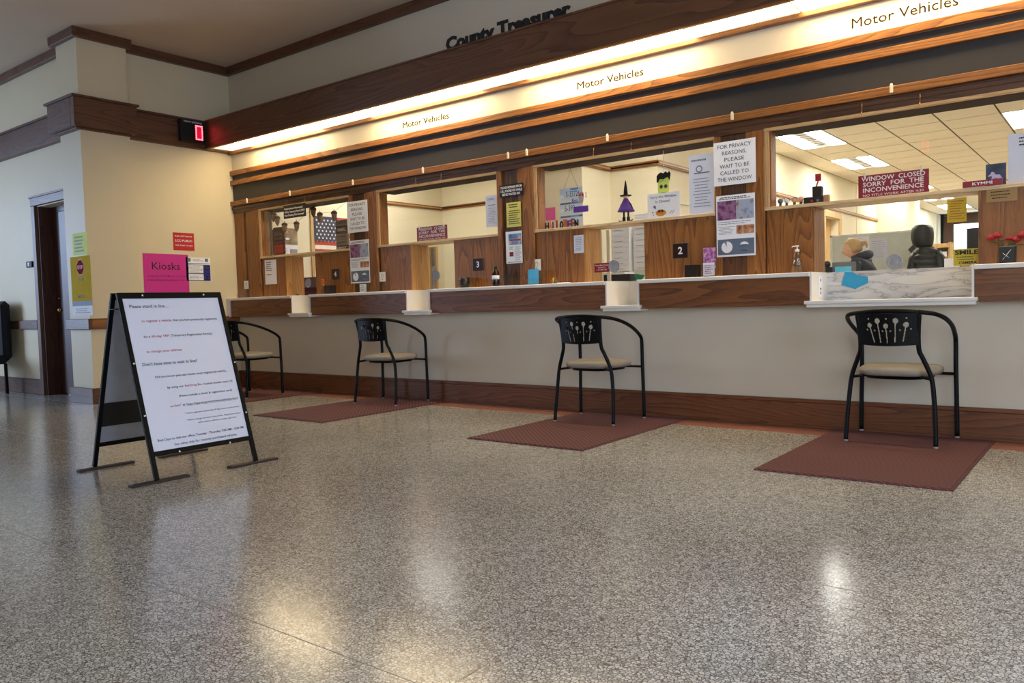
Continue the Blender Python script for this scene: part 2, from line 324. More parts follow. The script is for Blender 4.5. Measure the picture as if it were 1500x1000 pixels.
def sheet(name, F, w_, h_, m, label=None, cat=None, group=None, t=.0015, prints=None, text=None, parent=None, bevel=0):
    mb = MB(); mb.box((0, 0, 0), (w_, h_, t), m, T=lambda p: F(*p)); o = mb.build(name, parent, bevel=bevel)
    if cat: tag(o, label, cat, group)
    G = lambda u, v, d=0: F(u, v, t+d)
    if prints:
        p = MB(); prints(p, G); p.build('print', o)
    if text:
        p = MB(); text(p, G); p.build('lettering', o)
    return o

# ================================================================ THE SETTING: lobby shell
ZC = 3.83
fl = MB()
fl.box((-6, -7.2, -.1), (12.5, -.3, 0), 'terrazzo'); fl.box((-6, -7.2, -.1), (0, -.3, 0), 'terrazzo') if 0 else None
struct(fl.build('floor', origin=(0, 0, 0)), 'polished grey and tan terrazzo lobby floor')
struct(box('floor_border', (.0, -.3, -.1), (12.5, 0, 0), 'red_terrazzo'), 'brick red terrazzo border strip along the counter wall')
FJ = bpy.data.objects['floor']
mat('divider_strip', srgb(146, 138, 126), .3)
for nm, a, b in (('divider', (-6, -4.27), (12.5, -4.2675)), ('divider', (-6, -3.06), (12.5, -3.0575)), ('divider', (-6, -1.85), (12.5, -1.8475)), ('divider', (-6, -5.5), (12.5, -5.4975))):
    box('divider_strip', (a[0], a[1], 0), (b[0], b[1], .0006), 'divider_strip', FJ)
for x in (1.2, 2.4, 3.62, 4.84, 6.06, 7.28, 8.5):
    box('divider_strip', (x, -7.2, 0), (x+.0025, -.3, .0006), 'divider_strip', FJ)
# joints run as thin zinc strips flush in the floor
struct(box('ceiling', (-6, -7.2, ZC), (12.5, .2, ZC+.15), 'ceiling_paint'), 'plain taupe lobby ceiling')
# counter wall: lower apron wall with cut-outs, upper wall
XE = 12.5
NOT = [(1.25, 1.565), (3.045, 3.35), (5.285, 5.58), (6.88, 7.845)]
wm = MB(); wm.box((-.0, 0, 0), (XE, .24, .86), 'lobby_paint'); x = 0
for a, b in NOT: wm.box((x, 0, .86), (a, .24, 1.045), 'lobby_paint'); x = b
wm.box((x, 0, .86), (XE, .24, 1.045), 'lobby_paint')
wm.box((9.5, 0, 1.045), (XE, .24, 2.1), 'lobby_paint')
WC = struct(wm.build('wall_counter', origin=(0, 0, 0)), 'cream painted wall under and beside the service windows')
up = MB(); up.box((0, 0, 2.55), (XE, .24, ZC), 'lobby_paint'); up.box((0, .002, 2.1), (XE, .24, 2.55), 'charcoal_panel')
WU = struct(up.build('wall_upper', origin=(0, 0, 0)), 'painted wall above the service windows with lettering')
def spell(parent, word, x, z, cap, m, fit, bold, thick):
    """raised letters, each a part of its own"""
    ext = lambda t: (min(p[0] for p in text2d(t, bold)[0]), max(p[0] for p in text2d(t, bold)[0]))
    a0, b0 = ext(word); k = fit/(b0-a0)
    for i, c_ in enumerate(word):
        if c_ == ' ': continue
        l_, r_ = ext(c_); e_ = ext(word[:i+1])[1]; q = MB(); letters(q, FW(x+(e_-(r_-l_)-a0)*k, z), c_, 0, 0, cap, m, fit=(r_-l_)*k, bold=bold, thick=thick); q.build('letter', parent, origin=(x, 0, z))
for x, wd, cap in ((2.93, .61, .058), (4.972, .61, .058), (7.122, .62, .064)): spell(WU, 'Motor Vehicles', x, 2.668, cap, 'ink_brown', wd, 0, .003)
spell(WU, 'County Treasurer', 3.535, 3.288, .112, 'ink', 1.39, .045, .008)
struct(box('wall_left', (-.3, -1.3, 0), (0, 3.3, ZC), 'cream_paint'), 'cream painted side wall at the left end of the counter')
struct(box('wall_left_corner', (-.33, -1.81, 0), (.13, -1.3, ZC), 'cream_paint'), 'projecting pier at the outer corner of the side wall')
# corridor wall with doorway
cw = MB(); cw.box((-6, -1.64, 0), (-1.44, -1.4, ZC), 'cream_paint'); cw.box((-1.44, -1.64, 2.19), (-.33, -1.4, ZC), 'cream_paint'); cw.box((-.42, -1.64, 0), (-.33, -1.4, 2.19), 'cream_paint')
struct(cw.build('wall_corridor'), 'pale wall of the side corridor around the dark door')
struct(box('wall_behind_door', (-1.6, -1.2, 0), (-.3, -1.1, 2.4), 'cream_paint'))
WR = struct(box('wall_rear', (-6, -7.2, 0), (12.5, -7.05, ZC), 'lobby_paint'))
struct(box('wall_right', (12.5, -7.2, 0), (12.65, .24, ZC), 'lobby_paint'))
struct(box('wall_far_left', (-6.15, -7.2, 0), (-6, -1.4, ZC), 'lobby_paint'))
# crown, band, dado, baseboard
n_ = 0
def trim(mb, bevel=.004, label=None):
    global n_; n_ += 1; o = mb.build('trim_%d' % n_, bevel=bevel); struct(o, label); return o
cz0, cz1, cp = 3.735, ZC, .055
t = MB().box((.0, -cp, cz0), (XE, 0, cz1), 'dark_oak_x'); trim(t, label='dark wood crown moulding on the counter wall')
t = MB().box((0, -1.3, cz0), (cp, -cp, cz1), 'dark_oak_y'); trim(t)
t = MB().box((.13, -1.3, cz0), (.13+cp, -1.26, cz1), 'dark_oak_y').box((-.33, -1.81-cp, cz0), (.13+cp, -1.81, cz1), 'dark_oak_x').box((.13, -1.81, cz0), (.13+cp, -1.3, cz1), 'dark_oak_y').box((-.33-cp, -1.81-cp, cz0), (-.33, -1.64-cp, cz1), 'dark_oak_y'); trim(t, label='dark wood crown moulding wrapping the corner pier')
t = MB().box((-6, -1.64-cp, cz0), (-.33-cp, -1.64, cz1), 'dark_oak_x'); trim(t)
bz0, bz1, bp_ = 2.83, 3.12, .04
def band(a, b, ax):  # board with a projecting cap and a small bead below
    e = .022; m = 'dark_oak_'+ax; t = MB().box((a[0], a[1], bz0), (b[0], b[1], bz1), m)
    return t
t = MB().box((0, -1.3, bz0), (bp_, -.355, bz1), 'dark_oak_y').box((0, -1.3, bz1), (bp_+.025, -.355, bz1+.022), 'dark_oak_y').box((0, -1.3, bz0-.02), (bp_+.012, -.0, bz0), 'dark_oak_y'); trim(t, label='broad dark wood band on the side wall')
e = .025
t = MB().box((.13, -1.90, bz0), (.13+.085, -1.255, bz1), 'dark_oak_y').box((.13, -1.925, bz1), (.13+.085+e, -1.235, bz1+.022), 'dark_oak_y')
t.box((-.40, -1.90, bz0), (.13, -1.81, bz1), 'dark_oak_x').box((-.425, -1.925, bz1), (.13, -1.81, bz1+.022), 'dark_oak_x').box((-.40, -1.81, bz0), (-.33, -1.68, bz1), 'dark_oak_y').box((-.34, -1.86, bz0-.02), (.16, -1.29, bz0), 'dark_oak_x'); trim(t, label='broad dark wood band wrapping the corner pier')
t = MB().box((-6, -1.69, bz0), (-.40, -1.64, bz1), 'dark_oak_x').box((-6, -1.715, bz1), (-.40, -1.64, bz1+.022), 'dark_oak_x'); trim(t, label='broad dark wood band along the corridor wall')
t = MB().box((0, -1.3, .775), (.035, -.0, .865), 'oak_y'); trim(t, label='wooden chair rail on the side wall')
t = MB().box((.13, -1.81, .775), (.165, -1.3, .885), 'oak_y').box((-.36, -1.845, .775), (.165, -1.81, .885), 'dark_oak_x').box((-.36, -1.81, .775), (-.33, -1.675, .885), 'oak_y'); trim(t, label='wooden chair rail around the corner pier')
t = MB().box((-6, -1.675, .775), (-1.52, -1.64, .88), 'dark_oak_x'); trim(t, label='dark chair rail left of the corridor door')
def baseb(name, a, b, ax, side, lab=None):
    t = MB().box(a, b, 'dark_oak_'+ax)
    o = t.build(name, bevel=.004); struct(o, lab); return o
o = MB().box((0, -.022, 0), (XE, 0, .175), 'base_oak').box((0, -.03, .175), (XE, 0, .2), 'base_oak').box((0, -.034, 0), (XE, -.022, .02), 'base_oak').build('baseboard_counter', bevel=.003); struct(o, 'brown oak baseboard under the counter')
o = MB().box((0, -1.3, 0), (.022, -.034, .19), 'dark_oak_y').build('baseboard_left', bevel=.003); struct(o)
o = MB().box((.13, -1.81, 0), (.16, -1.28, .165), 'dark_oak_y').box((-.36, -1.84, 0), (.16, -1.81, .165), 'dark_oak_x').box((-.36, -1.81, 0), (-.33, -1.665, .165), 'dark_oak_y').build('baseboard_pier', bevel=.003); struct(o)
o = MB().box((-6, -1.665, 0), (-1.52, -1.64, .18), 'dark_oak_x').build('baseboard_corridor', bevel=.003); struct(o)

# corridor door
D = struct(MB().box((-1.44, -1.5, 2.12), (-.42, -1.44, 2.19), 'door_wood').box((-1.44, -1.64, 0), (-1.40, -1.44, 2.19), 'door_wood').build('door_1'), 'dark wooden door with a tall glass pane in the corridor wall')
c = MB().box((-1.53, -1.67, 0), (-1.44, -1.64, 2.2), 'dark_oak_z').box((-1.53, -1.675, 2.2), (-.36, -1.64, 2.30), 'dark_oak_x').box((-1.55, -1.685, 2.29), (-.36, -1.64, 2.312), 'dark_oak_x'); c.build('casing', D, bevel=.004)
l = MB().box((-1.40, -1.50, .01), (-1.15, -1.455, 2.12), 'door_wood').box((-1.15, -1.53, .01), (-.88, -1.46, 2.12), 'door_wood').box((-.50, -1.53, .01), (-.42, -1.46, 2.12), 'door_wood').box((-.88, -1.53, .01), (-.50, -1.46, .92), 'door_wood').box((-.88, -1.53, 2.0), (-.50, -1.46, 2.12), 'door_wood').build('door_leaf', D, bevel=.006)
box('glass_pane', (-.88, -1.505, .92), (-.50, -1.498, 2.0), 'window_glass', l)
MB().ball((-1.22, -1.535, .99), .026, 'brass').build('door_knob', l); MB().lathe([(.0, -.01), (.014, -.01), (.014, .0)], (-1.22, -1.53, 1.13), 'brass', T=None).build('lock_cylinder', l)

# ================================================================ valance and trims above the windows
V = empty('valance', (6.2, -.34, 2.83)); struct(V, 'long dark wooden light valance over the service windows')
XV = 12.4
MB().box((.0, -.365, 2.83), (XV, -.34, 3.13), 'dark_oak_x').box((.0, -.375, 3.13), (XV, -.335, 3.147), 'dark_oak_x').build('fascia_board', V, bevel=.002)
MB().box((.0, -.37, 2.818), (XV, -.338, 2.832), 'oak_x').build('bottom_rail', V, bevel=.002)
MB().box((0, -.34, 3.11), (XV, 0, 3.128), 'dark_oak_x').build('top_board', V)
MB().box((0, -.055, 2.80), (XV, 0, 2.832), 'oak_x').build('back_rail', V, bevel=.002)
for i, (a, b) in enumerate(((.10, .5), (.5, 1.78), (2.55, 4.0), (4.5, 6.05), (6.82, 8.3), (9.0, 10.3))):
    box('light_lens', (a, -.336, 2.834), (b, -.055, 2.840), 'valance_lens' if i else 'valance_lens_dim', V, label='glowing warm diffuser lens')
for a, b in ((1.78, 2.55), (4.0, 4.5), (6.05, 6.82), (8.3, 9.0)):
    q = MB()
    for k in range(int((b-a)/.02)): q.box((a+k*.02, -.336, 2.834), (a+k*.02+.012, -.055, 2.842), 'valance_lens_dim')
    o = q.build('louvre', V)
for nm, z0, z1, d in (('trim', 2.55, 2.605, .035), ('trim', 2.435, 2.49, .035), ('trim', 2.185, 2.24, .045)):
    t = MB().box((0, -d, z0), (9.6, 0, z1), 'oak_x'); trim(t, .003, 'oak strip across the wall over the windows')
t = MB().box((.0, -.012, 2.10), (9.6, .22, 2.185), 'dark_oak_x').box((.0, -.026, 2.14), (9.6, -.012, 2.172), 'dark_oak_x'); trim(t, .004, 'dark oak head rail over the service windows')

# posts between the windows
POST = [(0.005, .51), (2.105, 2.525), (4.10, 4.503), (6.16, 6.53), (9.1, 9.5)]
for i, (a, b) in enumerate(POST):
    t = empty('window_post', ((a+b)/2, 0, 1.077)); struct(t, ['oak post at the left end of the counter', 'oak post right of the leftmost window', 'oak post left of the witch doll window', 'oak post left of the widest window', 'oak post at the right end of the counter'][i])
    if i == 0: cuts = [(a, .2, 0), (.2, .24, .01), (.24, .33, 0), (.33, b, -.012)]
    else: cuts = [(a, a+.045, -.012), (a+.045, a+.235, .008), (a+.235, a+.285, -.012), (a+.285, b, -.02)]
    for x0, x1, y0 in cuts:
        MB().box((x0, y0, 1.077), (x1, .1, 2.10), 'oak_z' if y0 < 0.005 else 'dark_oak_z').build('board', t, bevel=.002)
# ---------------- the four windows
WN = [(.51, 2.105), (2.525, 4.10), (4.503, 6.16), (6.53, 9.1)]
CAB = [((.54, .975), (1.51, 2.09)), ((2.55, 2.982), (3.555, 4.10)), ((4.51, 5.005), (5.562, 6.155)), ((6.54, 6.856), (7.848, 9.1))]
NUM = ['4', '3', '2', '1']; WN_ = ['leftmost', 'second-from-left', 'middle-right file-rack', 'wide marble-backed']
for i, (a, b) in enumerate(WN):
    n = NUM[i]; W = empty('window_%d' % (i+1), ((a+b)/2, 0, 1.53)); struct(W, 'interior service window %s with a pale wood frame' % (['left of the lobby', 'second from the left', 'third from the left', 'widest and at the right'][i]))
    f = MB().box((a, -.012, 1.55), (a+.035, .1, 2.10), 'pale_oak_z').box((b-.012, -.004, 1.55), (b, .09, 2.10), 'pale_oak_z').box((a, -.016, 2.085), (b, .02, 2.105), 'pale_oak_x'); f.build('window_frame', W, bevel=.002)
    box('reveal', (a+.035, .0, 1.55), (a+.045, .1, 2.085), 'oak_z', W)
    box('glass_pane', (a+.045, .018, 1.552), (b-.012, .024, 2.085), 'window_glass', W)
    box('window_sill', (a, -.014, 1.528), (b, .26, 1.551), 'sill_wood', W, bevel=.002)
    box('head_board', (a, .03, 2.085), (b, .25, 2.101), 'head_dark_wood', W)
    (l0, l1), (r0, r1) = CAB[i]
    for side, (x0, x1) in (('left', (l0, l1)), ('right', (r0, r1))):
        P = box('counter_partition', (x0, -.004, 1.078), (x1-(.001 if side == 'left' else 0), .24, 1.528), 'oak_z', bevel=.003)
        tag(P, 'low oak partition box, %s of the %s opening' % (side, WN_[i]), 'partition', 'oak partitions under the glass')
        if side == 'left': box('end_panel', (x1-.001, .0, 1.078), (x1+.012, .24, 1.526), 'end_oak' if i < 3 else 'oak_z', P, label='paler oak end panel')
    # clear acrylic shield in the opening
    sh = box('acrylic_shield', (l1+.014, .078, 1.079), (r0, .084, 1.52), 'acrylic'); tag(sh, 'clear acrylic shield in the %s opening' % WN_[i], 'shield', 'clear shields in the transaction openings')
    dx = [1.275, 3.245, 5.24, 7.36][i]; dz = [1.213, 1.213, 1.203, 1.125][i]
    T = lambda p, dx=dx, dz=dz: (p[0]+dx, .074-p[2], p[1]+dz)
    MB().lathe([(.05, 0), (.05, .01), (.047, .012), (.044, .009), (.02, .009), (.018, .012), (.0, .012)][::-1][::-1], (0, 0, 0), 'disc_grey', 24, T).build('speaking_disc', sh, label='round grey speak-through grille')
    # cut-out tray
    x0, x1 = NOT[i]
    R = empty('transfer_tray', ((x0+x1)/2, -.02, .845)); tag(R, 'white pass-through notch %s' % ['under the leftmost opening, narrowest looking', 'under the second opening from the left', 'under the opening that shows the file rack', 'under the right opening, wide with marble back'][i], 'tray', 'white notches cut in the counter')
    lm = 'white_laminate'
    MB().box((x0, -.15, .88), (x0+.012, .23, 1.078), lm).build('cheek', R); MB().box((x1-.012, -.15, .88), (x1, .23, 1.078), lm).build('cheek', R)
    box('back_panel', (x0+.012, .215, .88), (x1-.012, .23, 1.078), 'marble' if i == 3 else lm, R)
    MB().box((x0-.028, -.185, .86), (x1+.02, .23, .882), 'white_laminate').box((x0-.016, -.17, .838), (x1+.012, -.02, .86), 'white_laminate').build('ledge', R, bevel=.002)
# counter top with wooden apron
CT = empty('service_counter', (4.8, -.07, 1.05)); tag(CT, 'long white counter top with brown oak apron running under all the windows', 'counter')
xs = [.0]+[v for p in NOT for v in p]+[9.6]
for k in range(0, len(xs), 2):
    MB().box((xs[k], -.16, 1.048), (xs[k+1], .0, 1.077), 'white_laminate').build('slab', CT, bevel=.004)
    MB().box((xs[k]+(.06 if k == 0 else 0), -.135, .853), (xs[k+1], -.11, 1.048), 'apron_oak').build('apron', CT, bevel=.002)
MB().box((.0, -.155, .853), (.06, -.0, 1.048), 'white_laminate').build('end_panel', CT)
MB().box((.0, -.0, 1.048), (9.6, .24, 1.0775), 'white_laminate').build('inner_slab', CT) if 0 else None
x = 0.0
for a, b in NOT+[(9.6, 0)]: MB().box((x, .0, 1.045), (a, .3, 1.077), 'white_laminate').build('inner_slab', CT); x = b
# hooks and clips on the head rail
HK = [(1.09, 0), (1.415, 0), (3.118, 0), (3.451, 0), (5.135, 0), (5.481, 0), (7.191, 0), (7.535, 0)]
def hook():
    m = MB(); m.tube([(0, 0, .075), (0, -.012, .07), (0, -.014, .03), (0, -.014, .008), (0, -.024, 0), (0, -.032, .006), (0, -.03, .014)], .0022, 'brass', 6)
    return m.build('cup_hook', origin=(0, 0, 0))
h0 = hook(); HL = ['left', 'right']; WL = ['leftmost window', 'window next to the leftmost', 'window with the witch doll', 'widest window']
for i, (x, _) in enumerate(HK):
    o = h0 if i == 0 else copy_tree(h0); o.location = (x, -.022, 2.09); tag(o, 'small brass hook, %s one of the pair over the %s' % (HL[i % 2], WL[i//2]), 'hook', 'hooks over the windows')
c0 = MB().box((-.009, -.014, 0), (.009, 0, .05), 'off_white_clip').ball((0, -.008, .05), (.009, .006, .009), 'off_white_clip').build('cord_clip', origin=(0, 0, 0), bevel=.002)
for i, (x, z) in enumerate([(.355, 2.19), (1.174, 2.19), (2.226, 2.19), (3.233, 2.19), (4.268, 2.19), (4.472, 2.19), (5.277, 2.195), (6.316, 2.195), (7.373, 2.195)]):
    o = c0 if i == 0 else copy_tree(c0); o.location = (x, -.0455, z)
    tag(o, 'cream plastic clip on the oak strip, ' + ['at its left end', 'over the acorn garland', 'over the left privacy notice', 'over the second window from the left', 'left of the pair over the cell phone sign', 'right of the pair over the cell phone sign', 'over the witch doll window', 'above the right privacy notice', 'over the WINDOW CLOSED sign of the widest window'][i], 'clip', 'clips on the oak strip')

# ================================================================ lobby: chairs and mats
def make_chair():
    t = empty('side_chair', (0, 0, 0)); m = 'black_metal'; r = .0115
    def bez(P, n=8):
        out = []; k = len(P)
        for i in range(k-1):
            p0 = Vector(P[max(i-1, 0)]); p1 = Vector(P[i]); p2 = Vector(P[i+1]); p3 = Vector(P[min(i+2, k-1)])
            for j in range(n):
                q = j/n; out.append(.5*((2*p1)+(-p0+p2)*q+(2*p0-5*p1+4*p2-p3)*q*q+(-p0+3*p1-3*p2+p3)*q**3))
        out.append(Vector(P[-1])); return out
    for s in (-1, 1):
        MB().tube(bez([(s*.252, -.225, .012), (s*.248, -.213, .12), (s*.238, -.195, .28), (s*.222, -.19, .41), (s*.182, -.205, .52), (s*.163, -.218, .575), (s*.163, -.232, .68), (s*.172, -.25, .785)], 5), .0135, m, 10).build('rear_leg', t)
        MB().tube(bez([(s*.283, .215, .012), (s*.281, .215, .2), (s*.277, .215, .42), (s*.277, .21, .59), (s*.279, .19, .63), (s*.283, .13, .668), (s*.287, .03, .712), (s*.275, -.09, .755), (s*.238, -.19, .784), (s*.165, -.243, .797)], 5), .0135, m, 10).build('front_leg', t, label='front leg curving into the arm')
        for x, y in ((s*.252, -.225), (s*.283, .215)): MB().lathe([(.013, 0), (.014, .006), (.012, .014)], (x, y, 0), 'clear_glide', 10).build('glide', t)
        MB().tube([(s*.222, -.19, .4), (s*.17, -.17, .408), (s*.14, -.1, .412), (s*.15, .08, .412), (s*.2, .17, .405), (s*.277, .213, .4)], .009, m, 8).build('side_rail', t)
    MB().tube(bez([(-.172, -.24, .795), (-.09, -.262, .803), (0, -.27, .805), (.09, -.262, .803), (.172, -.24, .795)], 5), .0135, m, 10).build('top_rail', t)
    # cushion: rounded trapezoid
    q = MB(); n = 28; rings = []; 
    for (k, z) in ((.80, .408), (.95, .412), (1.0, .428), (.99, .446), (.9, .461), (.6, .467), (.2, .469)):
        ring = []
        for j in range(n):
            a = 2*PI*j/n; ca, sa = math.cos(a), math.sin(a); e = .62
            x = math.copysign(abs(ca)**e, ca); y = math.copysign(abs(sa)**e, sa); wd = .228+.022*y
            ring.append((x*wd*k, y*.215*k+.005, z))
        rings.append(ring)
    vs = [p for r_ in rings for p in r_]; fs = [(i*n+j, i*n+(j+1) % n, (i+1)*n+(j+1) % n, (i+1)*n+j) for i in range(len(rings)-1) for j in range(n)]+[tuple(range(n))[::-1], tuple((len(rings)-1)*n+j for j in range(n))]
    q.add(vs, fs, 'vinyl_seat', True); q.build('seat', t, label='beige grey vinyl seat cushion')
    q = MB(); ns = []
    for k, z in ((.6, .385), (.8, .39), (.82, .41)):
        ns.append([(p[0]*k/1.0, p[1]*k, z) for p in rings[2]])
    vs = [p for r_ in ns for p in r_]; fs = [(i*n+j, i*n+(j+1) % n, (i+1)*n+(j+1) % n, (i+1)*n+j) for i in range(2) for j in range(n)]+[tuple(range(n))[::-1]]
    q.add(vs, fs, m, True); q.build('seat_pan', t)
    # perforated back panel (cells of 3 mm, holes left open)
    stems = [((-.098, .118), (-.072, .022), .013), ((-.052, .143), (-.034, .022), .015), ((-.004, .114), (.004, .020), .0145), ((.05, .143), (.046, .023), .0155), ((.106, .120), (.090, .026), .0155)]
    dots = [(-.104, .155), (-.001, .155), (.108, .157), (-.112, .092), (-.068, .088), (-.022, .086), (.022, .086), (.074, .090), (.131, .095)]
    def hole(x, z):
        for (hx, hz), (tx, tz), rr in stems:
            if (x-hx)**2+(z-hz)**2 < rr*rr: return True
            dx, dz = tx-hx, tz-hz; L2 = dx*dx+dz*dz; k = max(0, min(1, ((x-hx)*dx+(z-hz)*dz)/L2))
            if (x-hx-k*dx)**2+(z-hz-k*dz)**2 < .0034**2: return True
        return any((x-a)**2+(z-b)**2 < .0046**2 for a, b in dots)
    st = .003; nx, nz = 114, 62; ids = {}; vs = []; fs = []
    def P3(i, j, d):
        x = (i-nx/2)*st; z = j*st; edge = 1-.03*(1-z/.186); x *= edge
        zz = z-.010*math.cos(PI*x/.36)*(1-z/.186)
        y = -.232-.036*math.cos(PI*x/.36)-.016*(z/.186)+d
        return (x, y, .606+zz)
    def vid(i, j, d):
        k = (i, j, d)
        if k not in ids: ids[k] = len(vs); vs.append(P3(i, j, -.002 if d else .002))
        return ids[k]
    solid = {(i, j) for i in range(nx) for j in range(nz) if not hole((i+.5-nx/2)*st, (j+.5)*st)}
    for (i, j) in solid:
        fs.append((vid(i, j, 1), vid(i+1, j, 1), vid(i+1, j+1, 1), vid(i, j+1, 1))); fs.append((vid(i, j, 0), vid(i, j+1, 0), vid(i+1, j+1, 0), vid(i+1, j, 0)))
        for (di, dj, a, b) in ((1, 0, (1, 0), (1, 1)), (-1, 0, (0, 1), (0, 0)), (0, 1, (1, 1), (0, 1)), (0, -1, (0, 0), (1, 0))):
            if (i+di, j+dj) not in solid: fs.append((vid(i+a[0], j+a[1], 1), vid(i+a[0], j+a[1], 0), vid(i+b[0], j+b[1], 0), vid(i+b[0], j+b[1], 1)))
    MB().add(vs, fs, m).build('back_panel', t, label='curved black back panel with cut-out round-headed stems')
    return t
ch = make_chair()
CL = ['black metal armchair on the first mat, half hidden by the sandwich board', 'black metal armchair just right of the sandwich board', 'black metal armchair under the window with the witch doll', 'black metal armchair before the wide marble-backed opening']
for i, (x, y, rz) in enumerate([(1.09, -.62, .05), (2.99, -.345, .10), (5.354, -.41, .035), (7.452, -.262, -.03)]):
    o = ch if i == 0 else copy_tree(ch); o.location = (x, y, .009); o.rotation_euler[2] = rz; tag(o, CL[i], 'chair', 'black armchairs facing the counter')
ML = ['burgundy ribbed floor mat nearest the side wall', 'burgundy ribbed floor mat right of the sandwich board', 'burgundy ribbed floor mat below the witch doll window', 'burgundy ribbed floor mat before the widest window']
mm = MB(); mm.box((-.47, 0, 0), (.47, 1.49, .006), 'mat_burgundy')
for a, b in (((-.455, .012), (.455, .05)), ((-.455, 1.44), (.455, 1.478)), ((-.455, .05), (-.42, 1.44)), ((.42, .05), (.455, 1.44))): mm.box((a[0], a[1], .006), (b[0], b[1], .009), 'mat_burgundy')
mm.box((-.42, .05, .006), (.42, 1.44, .0085), 'mat_burgundy')
m0 = mm.build('floor_mat', origin=(0, 0, 0))
for i, (x, y) in enumerate([(1.10, -1.53), (2.98, -1.54), (5.455, -1.53), (7.475, -1.53)]):
    o = m0 if i == 0 else copy_tree(m0); o.location = (x, y, .0005); tag(o, ML[i], 'mat', 'burgundy mats under the chairs')

# ================================================================ sandwich board
SB = empty('sandwich_board', (4.04, -3.115, 0), 'black framed sandwich board with a white notice about standing in line', 'sign')
ys = (-3.427, -2.805)
th = .013
def leg(x0, y, x1, mb):
    a = Vector((x0, y, .012)); b = Vector((x1, y, 1.04)); d = (b-a).normalized(); n = Vector((d.z, 0, -d.x)); Y = Vector((0, 1, 0))
    vs = []
    for p in (a, b):
        for sx, sy in ((-1, -1), (1, -1), (1, 1), (-1, 1)): vs.append(p+n*th*sx*.8+Y*th*sy)
    mb.add(vs, [(3, 2, 1, 0), (4, 5, 6, 7), (0, 1, 5, 4), (1, 2, 6, 5), (2, 3, 7, 6), (3, 0, 4, 7)], 'black_metal')
for (x0, x1, nm) in ((4.40, 4.075, 'front'), (3.676, 4.015, 'rear')):
    for y in ys:
        mb = MB(); leg(x0, y, x1, mb); g = mb.build('leg', SB, bevel=.003)
    X = Vector((x1-x0, 0, 1.028)).normalized()
    F = frame((x0, ys[0], .012), (0, 1, 0), (x1-x0, 0, 1.028)) if nm == 'front' else frame((x0, ys[1], .012), (0, -1, 0), (x1-x0, 0, 1.028))
    wd = ys[1]-ys[0]; H = math.hypot(x1-x0, 1.028)
    mb = MB(); mb.box((0, H-.035, -.010), (wd, H, .010), 'black_metal', T=lambda p: F(*p)); mb.build('cross_rail', SB, bevel=.002); mb = MB(); mb.box((0, .130, -.010), (wd, .156, .010), 'black_metal', T=lambda p: F(*p)); mb.build('cross_rail', SB, bevel=.002)
    p = MB(); p.box((.012, .145, -.003), (wd-.012, H-.03, .003), 'bluish_board' if nm == 'front' else 'grey_board', T=lambda p: F(*p)); pn = p.build('panel', SB, label='white notice panel' if nm == 'front' else 'grey back of the rear panel')
    if nm == 'front':
        G = lambda u, v, d=0: F(.022+u*(wd-.044), .150+(1-v)*(H-.19), .003+d)
        def GG(u, v, d=0): return F(u, v, .0035+d)
        L_ = MB(); w0 = wd-.044
        LN = [('Please stand in line....', .04, .40, .058, .020, 'ink'), ('Don\'t have time to wait in line?', .05, .57, .445, .019, 'ink'),
              ('Did you know you can renew your registered vehicle...', .15, .79, .53, .014, 'ink'), ('(Please include a check & registration card)', .35, .59, .668, .0125, 'ink'),
              ('* Vehicle registration expired after 30 days cannot use this service', .37, .61, .785, .009, 'ink'), ('*Address changes can not be done on-line.  Registration renewal', .38, .60, .83, .009, 'ink'),
              ('will be mailed to address on existing registration', .49, .43, .855, .009, 'ink'), ('Best Days to visit our office, Tuesday - Thursday 7:00 AM - 5:30 PM', .045, .93, .935, .0135, 'ink'), ('See other side for recently purchased vehicles', .20, .68, .975, .0145, 'ink'),
              ('to register a vehicle', .13, .31, .155, .0145, 'ink_red'), ('that you have previously registered.', .455, .50, .155, .0145, 'ink'),
              ('for a', .12, .065, .26, .014, 'ink'), ('60-day TRP', .20, .18, .26, .014, 'ink_red'), ('(Temporary Registration Permit).', .40, .46, .26, .014, 'ink'), ('to change your address', .115, .37, .36, .0145, 'ink_red'),
              ('by using our', .25, .17, .605, .013, 'ink'), ('Red Drop Box', .435, .19, .605, .013, 'ink_red'), ('located outside room 14?', .64, .33, .605, .013, 'ink'),
              ('on-line*', .24, .11, .728, .013, 'ink_red'), ('at', .37, .025, .728, .013, 'ink'), ('https://app.mt.gov/vrr/renewal/index.html', .41, .575, .728, .0125, 'ink')]
        hh = H-.19
        for s_, u, fw, v, cap, mm_ in LN: letters(L_, GG, s_, .022+u*w0, .150+(1-v)*hh, cap, mm_, fit=fw*w0, bold=.006 if cap > .012 else 0)
        rect(L_, GG, .022+.41*w0, .150+(1-.728)*hh-.004, .022+.985*w0, .150+(1-.728)*hh-.003, 'ink', .001)
        L_.build('lettering', pn)
        for u, v in ((.13, H-.018), (wd-.11, H-.018), (.155, .134), (wd-.15, .134), (0, .66), (wd, .62), (0, .36), (wd, .30)):
            MB().lathe([(.007, 0), (.007, .004), (.003, .006)], (0, 0, 0), 'chrome', 10, T=lambda p, u=u, v=v: F(u+p[0], v+p[1], .011+p[2])).build('screw', SB)
    else:
        box_ = MB(); box_.box((.0, .26, -.008), (wd, .41, -.004), 'black_plastic', T=lambda p: F(*p)); box_.build('black_tray', SB, label='black panel strapped across the inside')
for x, y in ((4.40, -3.41), (4.41, -2.83), (3.70, -3.37), (3.70, -2.875)):
    MB().box((x-.024, y-.165, 0), (x+.024, y+.165, .012), 'foot_bar').build('foot', SB, bevel=.003)
mb = MB().tube([(4.10, ys[0]-.014, .95), (4.0, ys[0]-.014, .95)], .004, 'black_metal', 6); mb.build('hinge', SB)

